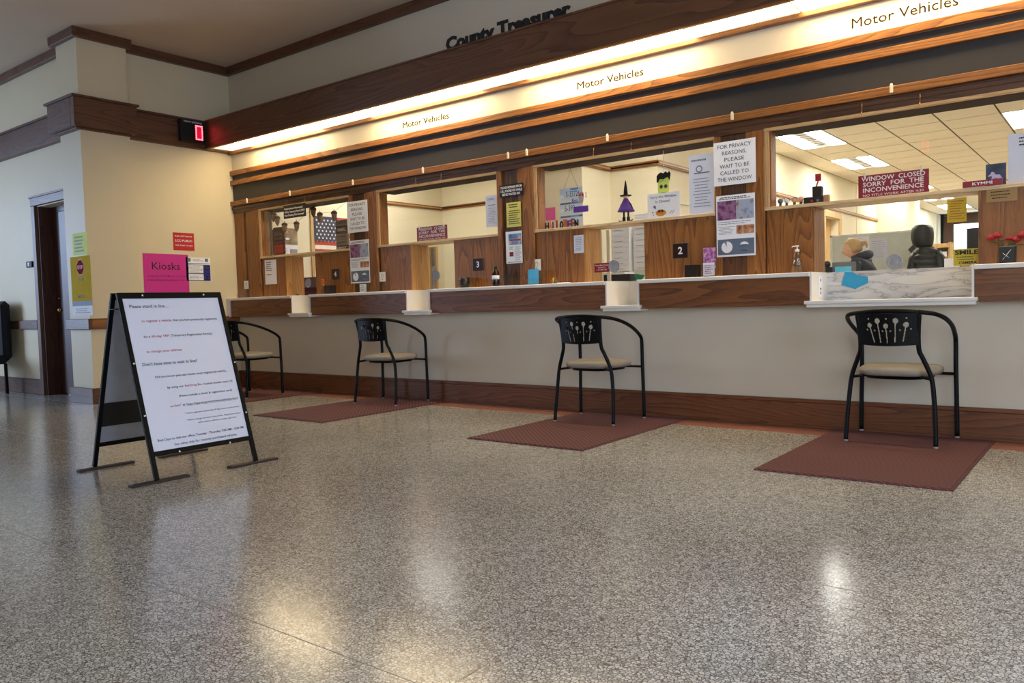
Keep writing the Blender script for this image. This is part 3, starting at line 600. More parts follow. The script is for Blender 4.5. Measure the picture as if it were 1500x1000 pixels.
# ================================================================ things on the side wall and pier
def kp(p, G):
    rect(p, G, .01, .44, .53, .448, 'white_plastic', .001)
def kt(p, G):
    letters(p, G, 'Kiosks', .10, .265, .085, 'ink', fit=.33, d=.002)
    letters(p, G, 'Located by the ATM one at the end', .04, .185, .018, 'ink_magenta', fit=.46, bold=.01); letters(p, G, 'of the hall by the Real Estate Desk', .04, .140, .018, 'ink_magenta', fit=.44, bold=.01)
o = sheet('kiosk_poster', FL(-1.16, 1.145, .001), .535, .442, 'magenta_paper', 'magenta poster headed Kiosks on the side wall', 'poster', text=kt)
def rt(p, G):
    for s_, v, c in (('Public WiFi Network', .155, .016), ('LCC-PUBLIC', .10, .024), ('Click "Accept" to Log In', .052, .015)): letters(p, G, s_, .13, v, c, 'white_ink', 'c', fit=.21, bold=.012)
sheet('wifi_sign', FL(-.797, 1.633, .001), .258, .202, 'poster_red', 'small red sign with three white lines above the magenta poster', 'sign', text=rt)
def np_(p, G):
    rect(p, G, .0, .20, .30, .207, 'ink_navy'); rect(p, G, .02, .225, .06, .265, 'slate_blue'); rect(p, G, .24, .225, .28, .265, 'slate_blue'); rect(p, G, .215, 0.005, .305, .19, 'ink_navy'); rect(p, G, .0, .085, .215, .095, 'ink_navy'); rect(p, G, 0, .185, .3, .19, 'ink_navy'); rect(p, G, 0, .005, .215, .012, 'ink_navy')
    lines(p, G, .02, .205, .10, .18, 5, 'ink_grey', .3, 3); lines(p, G, .02, .205, .02, .08, 4, 'ink_grey', .3, 4); lines(p, G, .225, .295, .11, .17, 4, 'white_ink', .3, 5); lines(p, G, .225, .295, .02, .085, 5, 'white_ink', .3, 6); lines(p, G, .08, .22, .23, .26, 2, 'ink_grey', .3, 8)
sheet('notice', FL(-.655, 1.283, .001), .31, .275, 'paper', 'white and navy printed notice beside the magenta poster', 'notice', prints=np_)
# now-serving displays
def serving(o, X, Y, lab):
    F = frame(o, X, Y); mb = MB(); mb.box((0, 0, 0), (.30, .25, .06), 'black_plastic', T=lambda p: F(*p)); b = mb.build('number_display', bevel=.006); tag(b, lab, 'display')
    L_ = MB(); letters(L_, F, 'NOW SERVING', .15, .215, .018, 'white_ink', 'c', fit=.22, bold=.01, d=.061); L_.build('lettering', b)
    q = MB(); pts = []
    for i in range(5): pts += [(i/4*.075, 0), (i/4*.075, .15)]
    for i in range(1, 8): pts += [(0, i/8*.15), (.075, i/8*.15)]
    for u, v in pts: disc(q, F, .185+u, .04+v, .0085, 'led_core', .0618, 8)
    for a, bb in (((.177, .032), (.268, .048)), ((.177, .182), (.268, .198)), ((.177, .032), (.193, .198)), ((.252, .032), (.268, .198)), ((.193, .048), (.252, .182))): rect(q, F, a[0], a[1], bb[0], bb[1], 'led_red_halo', .0612)  # last rect paints the red halo inside the digit as a dim glow
    q.build('digit', b, label='glowing red digit 0 with its halo painted in')
serving((.05, -.70, 2.866), (0, 1, 0), (0, 0, 1), 'black NOW SERVING display showing a red 0 on the side wall band')
t = MB().box((-6, -7.05, bz0), (12.5, -7.01, bz1), 'dark_oak_x'); trim(t)
serving((6.52, -7.0, 2.862), (-1, 0, 0), (0, 0, 1), 'black NOW SERVING display on the rear wall, seen mirrored in the glass')
# pier notices
def stp(p, G):
    oc = [(.225+.085*math.cos(PI/8+i*PI/4), .50+.085*math.sin(PI/8+i*PI/4)) for i in range(8)]
    p.add([G(u, v, .0015) for u, v in oc], [tuple(range(8))], 'white_ink'); oc = [(.225+.08*math.cos(PI/8+i*PI/4), .50+.08*math.sin(PI/8+i*PI/4)) for i in range(8)]
    p.add([G(u, v, .003) for u, v in oc], [tuple(range(8))], 'matt_red'); rect(p, G, 0, .0, .45, .10, 'paper', .0006); rect(p, G, 0, .10, .45, .15, 'slate_blue', .0006)
    lines(p, G, .05, .40, .02, .08, 3, 'ink_grey', .4, 11)
def stt(p, G):
    letters(p, G, 'STOP', .225, .482, .038, 'white_ink', 'c', fit=.115, bold=.0, d=.0045); letters(p, G, 'SCAN', .225, .36, .034, 'ink', 'c', fit=.12, bold=.01); letters(p, G, 'MATCH', .225, .185, .026, 'ink', 'c', fit=.15, bold=.01)
sheet('stop_poster', frame((-.25, -1.8115, .92), (1, 0, 0), (0, 0, 1)), .45, .615, 'mustard', 'yellow poster with a red STOP octagon in a clear holder on the corner pier', 'poster', prints=stp, text=stt)
sheet('notice', frame((-.17, -1.8115, 1.55), (1, 0, 0), (0, 0, 1)), .32, .225, 'lime', 'pale green paper notice above the STOP poster on the pier', 'notice', prints=lambda p, G: lines(p, G, .04, .28, .02, .2, 5, 'slate_blue', .45, 21))
b = MB().box((-1.76, -1.665, 1.505), (-1.60, -1.641, 1.575), 'black_metal').build('wall_switch', bevel=.004); tag(b, 'small dark metal switch plate left of the corridor door', 'switch'); box('rocker', (-1.70, -1.67, 1.52), (-1.66, -1.664, 1.56), 'chrome', b)

# ================================================================ signs on the posts and partitions
def priv(x, z, w_, h_, lab):
    def tx(p, G):
        for i, (s_, fw) in enumerate((('FOR PRIVACY', .80), ('REASONS,', .58), ('PLEASE', .47), ('WAIT TO BE', .70), ('CALLED TO', .68), ('THE WINDOW', .82))):
            letters(p, G, s_, w_/2, h_*(.845-.151*i), h_*.088, 'ink', 'c', fit=w_*fw, bold=.0)
    sheet('privacy_sign', FW(x, z, -.0215), w_, h_, 'paper', lab, 'sign', 'FOR PRIVACY notices', text=tx, t=.003)
priv(2.088, 1.705, .315, .322, 'white FOR PRIVACY notice on the post right of the leftmost window'); priv(6.158, 1.738, .315, .315, 'white FOR PRIVACY notice on the post left of the widest window')
def poster(x, z, w_, h_, lab, kind):
    def pr(p, G):
        if kind == 'a':
            rect(p, G, w_*.03, h_*.60, w_*.97, h_*.91, 'photo_street', .0008); rect(p, G, w_*.03, h_*.60, w_*.52, h_*.91, 'photo_purple', .0012); rect(p, G, w_*.52, h_*.36, w_*.97, h_*.50, 'photo_orange')
            rect(p, G, w_*.03, h_*.03, w_*.97, h_*.285, 'slate_blue'); disc(p, G, w_*.27, h_*.155, w_*.145, 'paper', .0014); q = [G(w_*.27, h_*.155, .002)]+[G(w_*.27+w_*.145*math.cos(a), h_*.155+w_*.145*math.sin(a), .002) for a in (1.57, 1.9, 2.1)]
            p.add(q, [(0, 1, 2, 3)], 'disc_grey'); p.add([G(w_*.72+w_*.11*math.cos(PI*i/10), h_*.18+h_*.05*math.sin(PI*i/10), .0016) for i in range(11)], [tuple(range(11))], 'paper'); p.add([G(w_*(.62+.2*i/6), h_*(.165+.02*(i % 2)), .002) for i in range(7)]+[G(w_*.83, h_*.175, .002), G(w_*.61, h_*.175, .002)], [tuple(range(9))], 'device_blue')
            lines(p, G, w_*.04, w_*.5, h_*.36, h_*.5, 6, 'ink_grey', .3, 31); lines(p, G, w_*.04, w_*.95, h_*.52, h_*.58, 2, 'ink_grey', .3, 32); lines(p, G, w_*.6, w_*.9, h_*.06, h_*.11, 2, 'white_ink', .3, 33)
            lines(p, G, w_*.06, w_*.95, h_*.925, h_*.975, 2, 'ink', .5, 34)
        else:
            rect(p, G, w_*.18, h_*.58, w_*.98, h_*.92, 'photo_sea'); rect(p, G, w_*.25, h_*.70, w_*.92, h_*.75, 'poster_red', .0012); rect(p, G, w_*.22, h_*.22, w_*.46, h_*.36, 'sign_red'); lines(p, G, w_*.55, w_*.95, h_*.08, h_*.54, 14, 'ink_grey', .3, 41); lines(p, G, w_*.2, w_*.48, h_*.42, h_*.54, 4, 'ink_grey', .4, 42)
            rect(p, G, w_*.1, h_*.03, w_*.95, h_*.045, 'ink')
    sheet('poster', FW(x, z, -.0215), w_, h_, 'paper', lab, 'poster', 'printed flyers on the posts', prints=pr, t=.002)
poster(2.108, 1.177, .297, .446, 'flyer with a purple photo and slate panel below the left privacy notice', 'a')
poster(6.172, 1.219, .292, .446, 'flyer with a purple photo and slate panel below the right privacy notice', 'a')
poster(4.194, 1.275, .180, .282, 'flyer with a blue photo and a red square below the yellow notice', 'b')
def bt(p, G):
    for i, s_ in enumerate(('PLEASE REFRAIN FROM', 'CELL PHONE USE WHILE', 'BEING WAITED ON.')): letters(p, G, s_, .131, .074-.031*i, .020, 'white_ink', 'c', fit=(.235, .24, .20)[i], bold=.02)
sheet('cell_phone_sign', FW(4.141, 1.863, -.0215), .262, .107, 'black_plastic', 'small black PLEASE REFRAIN FROM CELL PHONE USE sign on a post', 'sign', text=bt, t=.004)
sheet('notice', FW(4.210, 1.595, -.0215), .16, .216, 'paper_yellow', 'yellow paper notice between the cell phone sign and a flyer', 'notice', prints=lambda p, G: (lines(p, G, .02, .145, .165, .205, 2, 'ink', .45, 51), lines(p, G, .015, .15, .02, .15, 7, 'ink', .4, 52)))
for s_, x, lab in (('4', 1.787, 'dark plaque with a white four, left of the leftmost flyer'), ('3', 3.790, 'dark plaque with a white three, above the round pen cup'), ('2', 5.811, 'dark plaque with a white two, above the square dark box')):
    sheet('number_plaque', FW(x, 1.231, -.0045), .125, .113, 'gloss_brown', lab, 'sign', 'window number plaques', t=.008, bevel=.002, text=lambda p, G, s_=s_: letters(p, G, s_, .0625, .032, .052, 'white_ink', 'c', bold=.03))
sheet('notice', frame((.588, -.0055, 1.222), (1, 0, 0), (0, 0, 1)), .218, .283, 'paper', 'curling white sheet taped to the leftmost oak partition', 'notice', t=.002, prints=lambda p, G: (lines(p, G, .02, .15, .15, .265, 5, 'ink', .4, 61), lines(p, G, .02, .13, .10, .125, 1, 'ink', .4, 62)))
sheet('notice', FW(4.905, 1.325, -.0055), .096, .149, 'paper_blue', 'small pale sheet on the partition left of the file rack opening', 'notice', prints=lambda p, G: lines(p, G, .012, .084, .02, .135, 8, 'ink_grey', .3, 63))
def rs(p, G):
    for i, s_ in enumerate(('Please Make Checks', 'Payable To', 'L C C MOTOR')): letters(p, G, s_, .072, .052-.019*i, .011, 'white_ink', 'c', fit=(.125, .07, .10)[i], bold=.01)
sheet('red_sign', FW(5.052, 1.16, .0745), .143, .075, 'sign_red', 'small dark red sign hanging in front of the file rack', 'sign', text=rs, t=.003)
def closed(x, z, w_, h_, lab):
    def tx(p, G):
        for i, (s_, fw, c, v) in enumerate((('WINDOW  CLOSED', .90, .19, .74), ('SORRY  FOR  THE', .86, .19, .50), ('INCONVENIENCE', .86, .19, .255), ('NO TITLE WORK AFTER 4:30', .86, .10, .075))):
            letters(p, G, s_, w_/2, h_*v, h_*c, 'lavender' if 0 else 'white_ink', 'c', fit=w_*fw, bold=.012 if i < 3 else 0)
    o = sheet('closed_sign', FW(x, z, .048), w_, h_, 'sign_red', lab, 'sign', 'WINDOW CLOSED signs', text=tx, t=.005, bevel=.002)
    for k in (.1, .9): box('hanger_hook', (x+w_*k-.006, .036, z+h_-.012), (x+w_*k+.006, .053, z+h_+.018), 'off_white_clip', o)
closed(7.145, 1.552, .425, .152, 'dark red WINDOW CLOSED sign in the widest window'); closed(3.03, 1.552, .405, .140, 'dark red WINDOW CLOSED sign in the second window from the left')
sheet('name_plate', FW(7.766, 1.5525, -.005), .21, .036, 'gloss_brown' if 0 else 'sign_red', 'long dark red desk name plate on the sill of the widest window', 'sign', t=.012, text=lambda p, G: letters(p, G, 'KYMMI', .105, .009, .018, 'white_ink', 'c', fit=.105, bold=.01))
def uni(p, G):
    pts = [(.018, .028), (.034, .042), (.030, .020), (.036, .020), (.042, .045), (.062, .045), (.072, .022), (.078, .022), (.074, .048), (.086, .035), (.088, .040), (.074, .066), (.052, .068), (.042, .085), (.030, .086), (.024, .072), (.012, .064), (.014, .058), (.03, .062), (.034, .052)]
    p.add([G(u, v, .001) for u, v in pts], [tuple(range(len(pts)))], 'lavender')
sheet('framed_print', FW(7.882, 1.5525, .05), .106, .134, 'night_blue', 'small dark print with a pale horse left of the paper at the far right', 'picture', prints=uni, t=.008)
sheet('notice', FW(7.998, 1.5525, .05), .216, .30, 'paper_blue', 'lilac sheet at the right end of the widest window sill', 'notice', prints=lambda p, G: (lines(p, G, .05, .17, .22, .28, 3, 'ink', .4, 71), lines(p, G, .08, .14, .05, .2, 6, 'ink_grey', .3, 72)))
sheet('wood_plaque', FW(7.891, 1.45, -.0055), .16, .08, 'sill_plaque', 'small tan wooden plaque on the right oak partition', 'plaque', t=.006, prints=lambda p, G: lines(p, G, .02, .14, .015, .07, 3, 'ink_brown', .3, 73))

# ================================================================ things standing on the counter
ZT = 1.0775
def acryl(x0, x1, y0, h, lab, group='clear acrylic holders', filler=None):
    m = MB(); m.box((x0, y0, ZT), (x1, y0+.003, ZT+h), 'acrylic').box((x0, y0-.045, ZT), (x1, y0-.042, ZT+h*.55), 'acrylic').box((x0, y0-.045, ZT), (x1, y0, ZT+.003), 'acrylic').box((x0, y0-.042, ZT+.003), (x0+.003, y0, ZT+h*.55), 'acrylic').box((x1-.003, y0-.042, ZT+.003), (x1, y0, ZT+h*.55), 'acrylic')
    return tag(m.build('acrylic_holder'), lab, 'holder', group)
def card(x, z, lab):
    F = FW(x, z, -.0145)
    def pr(p, G): disc(p, G, .045, .055, .020, 'sign_yellow', .001); disc(p, G, .045, .052, .012, 'paper', .0013); rect(p, G, .036, .018, .054, .026, 'orange')
    sheet('badge_card', F, .09, .098, 'paper', lab, 'card', 'white badge cards above the holders', prints=pr)
card(.17, 1.184, 'white card with a yellow badge at the left end post'); card(2.537, 1.180, 'white card with a yellow badge right of the leftmost flyer'); card(4.475, 1.20, 'white card with a yellow badge above the blue masks')
acryl(.14, .31, -.06, .105, 'low clear holder on the counter at the left end'); acryl(2.26, 2.41, -.05, .10, 'clear holder with slips under the left purple flyer'); acryl(2.50, 2.68, -.05, .10, 'clear holder under the badge card right of the leftmost flyer')
sheet('leaflet', FW(2.28, ZT+.006, -.056), .10, .08, 'paper', 'pale slips in the holder under the left purple flyer', 'leaflet', prints=lambda p, G: lines(p, G, .01, .09, .01, .07, 5, 'ink_grey', .3, 80))
acryl(4.19, 4.33, -.06, .165, 'tall clear empty holder right of the dark bottle'); acryl(4.43, 4.60, -.05, .10, 'clear holder carrying the blue masks')
# surgical masks
F = frame((4.46, -.060, ZT+.006), (1, 0, 0), (.1, -.12, 1)); mb = MB()
for k in range(4): mb.box((.004*k, .0, .003*k), (.11+.002*k, .128-.004*k, .003*k+.002), 'surgical_blue', T=lambda p: F(*p))
for k in range(4): mb.box((.0, .03+.024*k, .013), (.11, .033+.024*k, .0145), 'surgical_blue', T=lambda p: F(*p))
tag(mb.build('face_mask_stack'), 'pleated light blue face masks leaning in a clear holder', 'masks')
def cup(x, y, r, h, lab, mt='dark_cup'):
    m = MB().lathe([(r*.88, 0), (r*.98, h*.5), (r, h), (r*.92, h), (r*.85, h*.1), (0, h*.1)], (x, y, ZT), mt, 24); o = m.build('pen_cup'); return tag(o, lab, 'cup', 'dark pen cups on the counter')
cup(3.735, -.075, .052, .092, 'round dark pen cup under the dark three plaque')
def sqcup(x0, x1, y0, y1, h, lab):
    m = MB(); t_ = .004
    for a, b in (((x0, y0), (x1, y0+t_)), ((x0, y1-t_), (x1, y1)), ((x0, y0+t_), (x0+t_, y1-t_)), ((x1-t_, y0+t_), (x1, y1-t_))): m.box((a[0], a[1], ZT), (b[0], b[1], ZT+h), 'dark_cup')
    m.box((x0, y0, ZT), (x1, y1, ZT+.004), 'dark_cup'); return tag(m.build('square_cup'), lab, 'cup', 'dark pen cups on the counter')
sqcup(1.78, 1.875, -.12, -.03, .09, 'square dark cup holding the orange flower pen'); sqcup(5.957, 6.045, -.12, -.03, .092, 'square dark box beside the purple flyer')
# pen with orange flower
f = empty('flower_pen', (1.795, -.08, ZT+.01), 'white pen topped with an orange flower in a square cup', 'pen'); MB().tube([(1.80, -.095, ZT+.012), (1.742, -.098, ZT+.12)], .003, 'paper', 6).build('stem', f)
mb = MB()
for k in range(6): a = k*PI/3; mb.ball((1.742+.02*math.cos(a), -.1, ZT+.132+.02*math.sin(a)), (.014, .005, .014), 'orange', 8, 6)
mb.ball((1.742, -.106, ZT+.132), .008, 'brass', 8, 6); mb.build('petals', f)
# dark bottle
b = MB().lathe([(.032, 0), (.034, .006), (.034, .11), (.028, .13), (.013, .145), (.013, .158)], (4.108, -.075, ZT), 'amber_bottle', 20).build('bottle'); tag(b, 'dark amber bottle with a white label left of the tall clear holder', 'bottle')
MB().lathe([(.0345, 0), (.0345, .035)], (4.108, -.075, ZT+.062), 'paper', 20).build('bottle_label', b); MB().lathe([(.014, 0), (.014, .02), (.006, .025), (.006, .034)], (4.108, -.075, ZT+.158), 'black_plastic', 14).build('cap', b)
# sanitizer pump bottle
b = MB().lathe([(.028, 0), (.031, .005), (.031, .10), (.026, .125), (.013, .137), (.013, .143)], (6.777, -.08, ZT), 'smoke_acrylic', 20).build('pump_bottle'); tag(b, 'clear pump bottle of hand gel left of the marble-backed opening', 'bottle')
MB().lathe([(.0315, 0), (.0315, .06)], (6.777, -.08, ZT+.025), 'smoke_acrylic', 20).build('gel_label', b)
q = MB().lathe([(.015, 0), (.015, .015), (.005, .017), (.005, .034), (.012, .036), (.012, .043)], (6.777, -.08, ZT+.143), 'white_plastic', 14); q.tube([(6.777, -.08, ZT+.182), (6.752, -.09, ZT+.182), (6.745, -.092, ZT+.174)], .004, 'white_plastic', 6); q.build('pump', b)
# purple flyers in holder
o = acryl(6.075, 6.18, -.06, .16, 'clear holder right of the square dark box', filler=1)
sheet('leaflet', FW(6.08, ZT+.06, -.058), .098, .155, 'flyer_pink', 'pink and purple flyer standing in the tall holder', 'leaflet'); sheet('leaflet', FW(6.085, ZT+.008, -.076), .09, .095, 'paper', 'white folded leaflets in front of the purple flyer', 'leaflet', prints=lambda p, G: lines(p, G, .01, .08, .01, .08, 5, 'flyer_pink', .5, 90))
# pepper-like coloured pen tips
f = empty('toy_peppers', (4.745, -.09, ZT), 'bunch of small red, yellow and green pointed sticks on the counter', 'ornament')
for k, (m_, dx, dz) in enumerate((('poster_red', -.035, .035), ('orange', -.015, .05), ('sign_yellow', 0, .055), ('leaf_green', .02, .048), ('teal_green', .032, .03))):
    MB().tube([(4.745+dx*.4, -.09, ZT+.006), (4.745+dx, -.085, ZT+dz)], [.008, .002], m_, 8).build('stick', f)
q = MB().box((4.80, -.12, ZT), (4.90, -.06, ZT+.006), 'white_plastic').build('pen_tray', bevel=.002); tag(q, 'flat white tray beside the pointed coloured sticks', 'tray')
# black vase with red roses
f = empty('flower_vase', (8.01, -.08, ZT), 'square black vase with red artificial roses on the right counter', 'vase')
MB().box((7.97, -.12, ZT), (8.052, -.04, ZT+.10), 'black_plastic').build('vase_body', f, bevel=.004)
q = MB(); FF = FW(8.01, ZT+.05, -.1205)
for a, b2 in (((-.022, -.03), (.022, .03)), ((-.022, .01), (.012, -.02))): q.tube([FF(*a, .001), FF(*b2, .001)], .0016, 'chrome', 5)
q.build('cross_mark', f)
for k, (x, z, r) in enumerate(((7.925, 1.235, .022), (7.955, 1.245, .024), (8.055, 1.215, .022), (8.085, 1.24, .026), (8.02, 1.225, .018))):
    q = MB(); q.ball((x, -.085, z), (r, r*.9, r*.8), 'rose_red', 10, 7)
    for j in range(7): a = j*2*PI/7; q.ball((x+r*.7*math.cos(a), -.085+r*.6*math.sin(a), z-.004), (r*.5, r*.5, r*.42), 'rose_red', 8, 5)
    q.build('rose', f); MB().tube([(8.01+(x-8.01)*.3, -.08, ZT+.095), (x, -.085, z-.01)], .0025, 'leaf_green', 5).build('stem', f)
    MB().ball((x+.02, -.09, z-.032), (.02, .012, .004), 'leaf_green', 8, 5).build('leaf', f)
# small fixed knob by the left opening
tag(MB().lathe([(.014, 0), (.016, .008), (.010, .02), (0, .022)], (1.125, .035, ZT), 'black_plastic', 12).build('counter_bell'), 'small black knob on the counter in the leftmost opening', 'knob')

# ================================================================ things in the upper windows
ZS = 1.5515
# garland of acorns, hanging notice, rustic wood signs (leftmost window)
def bk(p, G):
    for i, s_ in enumerate(('Registration Renewals?', '45 Day Temporary Permit (TRP)?', 'Have Pending Title Renewal?')): letters(p, G, s_, .018, .098-.037*i, .020, 'white_ink', fit=(.33, .36, .345)[i], bold=.02)
o = sheet('hanging_sign', FW(1.052, 1.942, -.052), .395, .145, 'black_plastic', 'black hanging sign with three white lines in the leftmost window', 'sign', text=bk, t=.004)
for x in (1.09, 1.415): MB().tube([(x, -.054, 2.088), (x, -.054, 2.096)], .0015, 'brass', 5).build('ring', o)
G0 = empty('acorn_garland', (1.26, .06, 1.9), 'garland of wooden acorns strung across the leftmost window', 'garland')
pts = [(.735, 2.075), (.77, 1.99), (.904, 1.90), (1.125, 1.895), (1.43, 2.03), (1.54, 1.96), (1.78, 1.955), (2.05, 2.07)]
MB().tube([(x, .06, z+.01) for x, z in pts], .0015, 'acorn', 5).build('cord', G0)
for x, z in pts[1:-1]+[(.70, 2.04)]:
    s_ = 1.45; q = MB().lathe([(.002, -.06*s_), (.012*s_, -.045*s_), (.019*s_, -.025*s_), (.020*s_, 0)], (x, .06, z-.01), 'acorn', 12).build('acorn', G0)
    MB().lathe([(.024*s_, -.002), (.023*s_, .01*s_), (.014*s_, .02*s_), (.003, .022*s_), (.003, .035*s_)], (x, .06, z-.01), 'acorn_cap', 12).build('acorn_cup', q)
def plank(name, F, w_, h_, mt, lab, rows):
    t = MB(); c = .03; t.prism([(c, 0), (w_-c, 0), (w_, c), (w_, h_-c), (w_-c, h_), (c, h_), (0, h_-c), (0, c)], F, 0, .012, mt); o = t.build(name); tag(o, lab, 'sign')
    q = MB(); [letters(q, F, s_, w_/2, v, cap, m_, 'c', fit=fw, bold=.01, d=.0132) for s_, v, cap, fw, m_ in rows]; q.build('lettering', o); return o
o = plank('wooden_sign', FW(.605, ZS, .115), .225, .335, 'rustic', 'tall brown rustic wooden sign with clipped corners at the left of the leftmost window', [('Give', .24, .04, .14, 'rustic_grey'), ('thanks', .19, .03, .15, 'rustic_grey'), ('always', .145, .025, .12, 'rustic_grey')])
q = MB(); rect(q, FW(.635, ZS+.03, .115), 0, 0, .165, .10, 'brick_red', .0125); q.build('print', o)
bl = empty('wooden_sign', (1.84, .08, ZS), 'stack of five rustic word blocks in front of the flag', 'sign')
for k, (m_, s_, h_) in enumerate((('rustic', 'HARVEST', .05), ('rustic_grey', 'GATHER', .06), ('rustic_grey', 'STAY WHILE', .06), ('rustic', 'THANKFUL', .085), ('rustic_grey', 'GRATEFUL', .06))):
    z = ZS+[0, .052, .114, .176, .263][k]
    q = box('block', (1.745, .10, z), (1.935, .13, z+h_), m_, bl, bevel=.003); p = MB(); letters(p, FW(1.84, z+h_*.3, .10), s_, 0, 0, h_*.4, 'paper' if m_ == 'rustic' else 'ink_brown', 'c', fit=.15, d=.001); p.build('lettering', q)
# window 3: paper on glass
def longp(x, z, w_, h_, lab, y=.012, head=False):
    def pr(p, G):
        lines(p, G, w_*.15, w_*.9, h_*.1, h_*.62, 10, 'ink_grey', .25, int(x*100)); rect(p, G, w_*.2, h_*.68, w_*.8, h_*.70, 'ink_grey')
        if head: lines(p, G, w_*.08, w_*.7, h_*.88, h_*.93, 1, 'slate_blue', .6, 7); disc(p, G, w_*.4, h_*.76, w_*.13, 'slate_blue', .0009); disc(p, G, w_*.4, h_*.76, w_*.09, 'paper_blue', .0012)
        else: lines(p, G, w_*.1, w_*.8, h_*.84, h_*.92, 2, 'ink_grey', .4, 9)
    sheet('notice', FW(x, z, y), w_, h_, 'paper_blue', lab, 'notice', 'tall pale sheets on the glass', prints=pr)
longp(3.945, 1.62, .142, .283, 'tall pale sheet at the right edge of the second window'); longp(5.945, 1.557, .205, .436, 'tall pale sheet with a round emblem left of the right privacy notice', head=True)
# window 2: witch doll, green monster bucket, sorry sign, plates, halloween letters
wz = empty('witch_doll', (5.33, .13, ZS), 'standing witch doll with black hat and purple skirt on the sill', 'doll')
wx, wy = 5.33, .13
MB().lathe([(.045, 0), (.05, .006), (.018, .012), (.016, .04), (.010, .085), (.003, .125)], (wx, wy, 1.77), 'felt_black', 16).build('hat', wz)
q = MB().lathe([(.008, 0), (.018, .01), (.02, .025), (.014, .04)], (wx, wy, 1.742), 'skin', 12).build('head', wz)
MB().lathe([(.072, 0), (.06, .02), (.04, .06), (.022, .095), (.014, .11)], (wx, wy, 1.645), 'purple_cloth', 14).build('dress', wz)
for s_ in (-1, 1):
    MB().tube([(wx+s_*.02, wy, 1.655), (wx+s_*.02, wy, 1.60)], .008, 'felt_black', 8).build('leg', wz)
    MB().tube([(wx+s_*.012, wy, 1.56), (wx+s_*.03, wy-.005, 1.562), (wx+s_*.055, wy-.01, 1.566), (wx+s_*.066, wy-.01, 1.578)], [.012, .011, .007, .002], 'felt_black', 8).tube([(wx+s_*.02, wy, 1.60), (wx+s_*.02, wy, 1.56)], .014, 'felt_black', 8).build('boot', wz)
    MB().tube([(wx+s_*.012, wy, 1.74), (wx+s_*.045, wy, 1.70), (wx+s_*.06, wy, 1.665)], .006, 'felt_black', 8).build('arm', wz)
fb = empty('monster_decoration', (5.70, .075, 1.72), 'hanging lime green monster face decoration with black paper hair', 'decoration'); F = FW(5.655, 1.735, .07)
MB().prism([(0, 0), (.092, .004), (.098, .145), (.0, .14)], F, 0, .006, 'lime').build('face', fb)
MB().prism([(-.008, .10), (.002, .10), (.02, .125), (.05, .12), (.085, .135), (.104, .105), (.112, .16), (.10, .178), (.085, .165), (.07, .18), (.05, .165), (.03, .176), (.01, .168), (-.008, .15)], F, .0062, .009, 'felt_black').build('hair', fb)
q = MB(); [disc(q, F, u, .065, .016, 'ink_grey', .0068) or disc(q, F, u, .065, .009, 'ink', .0074) for u in (.03, .068)]; q.tube([F(.03, .022, .007), F(.05, .016, .007), F(.07, .022, .007)], .0015, 'ink', 5); q.tube([F(.015, .10, .007), F(.05, .115, .007)], .0012, 'ink', 5); q.build('features', fb)
for u in (-.006, .10): MB().box((u-.006, .0, .0), (u+.008, .014, .005), 'felt_black', T=lambda p: F(*p)).build('bolt', fb)
MB().tube([F(.05, .165, .003), F(.052, .34, .003)], .002, 'paper', 5).build('string', fb)
def so(p, G):
    disc(p, G, .115, .042, .045, 'mustard', .001, ry=.026); disc(p, G, .115, .047, .036, 'orange', .0013, ry=.017); [disc(p, G, u, .056, .010, 'ink', .0017) for u in (.102, .128)]; rect(p, G, .092, .058, .138, .061, 'ink', .0017)
    for u, v, r in ((.045, .05, .006), (.05, .03, .004), (.07, .08, .005), (.062, .092, .011)): disc(p, G, u, v, r, 'slate_blue')
    for u in (.19, .21): p.tube([G(u, .03, .001), G(u+.02, .055, .001)], .0012, 'ink', 4)
def st2(p, G): letters(p, G, 'Sorry this Window', .138, .158, .020, 'ink', 'c', fit=.225); letters(p, G, 'is Closed', .13, .122, .020, 'ink', 'c', fit=.12)
sheet('closed_notice', FW(5.578, ZS, .036), .277, .195, 'paper', 'white Sorry this Window is Closed notice on the sill', 'notice', prints=so, text=st2, t=.003)
lp = empty('plate_hanger', (4.825, .09, 1.64), 'three old white number plates hung one under another', 'plates')
for k, (z, s_) in enumerate(((1.785, '5-33726'), (1.667, '5-393'), (1.556, ''))):
    F = FW(4.71, z, .09); q = MB(); q.box((0, 0, 0), (.232, .104, .003), 'plate_white', T=lambda p: F(*p)); pl = q.build('number_plate', lp, bevel=.001)
    p = MB(); rect(p, F, .004, .084, .228, .10, 'slate_blue' if k else 'plate_white', .0036); rect(p, F, .11, .084, .19, .10, 'plate_sky', .004)
    if s_: letters(p, F, s_, .035+(.03 if k == 0 else .015), .028, .048, 'ink_navy' if 0 else 'ink', fit=(.14, .10)[k], d=.004)
    rect(p, F, .002, .02, .038, .052, 'paper', .0042); p.build('print', pl)
q = MB(); [q.tube([(x, .09, 1.885), (4.825, .09, 2.04)], .0015, 'grey_plastic', 5) for x in (4.755, 4.895)]; q.tube([(4.825, .09, 2.04), (4.825, .09, 2.085)], .0025, 'brass', 5); q.build('string', lp)
hw = empty('halloween_letters', (4.735, .07, ZS), 'row of striped HALLOWEEN letters on the witch doll sill', 'letters')
x = 4.565
for k, s_ in enumerate('HALLOWEEN'):
    q = MB(); letters(q, FW(x, ZS, .075), s_, 0, 0, .062+.012*(k % 2), ('felt_black', 'orange', 'purple_cloth', 'brick_red')[k % 4], fit=.034, bold=.02, thick=.012); q.build('letter', hw); x += .038
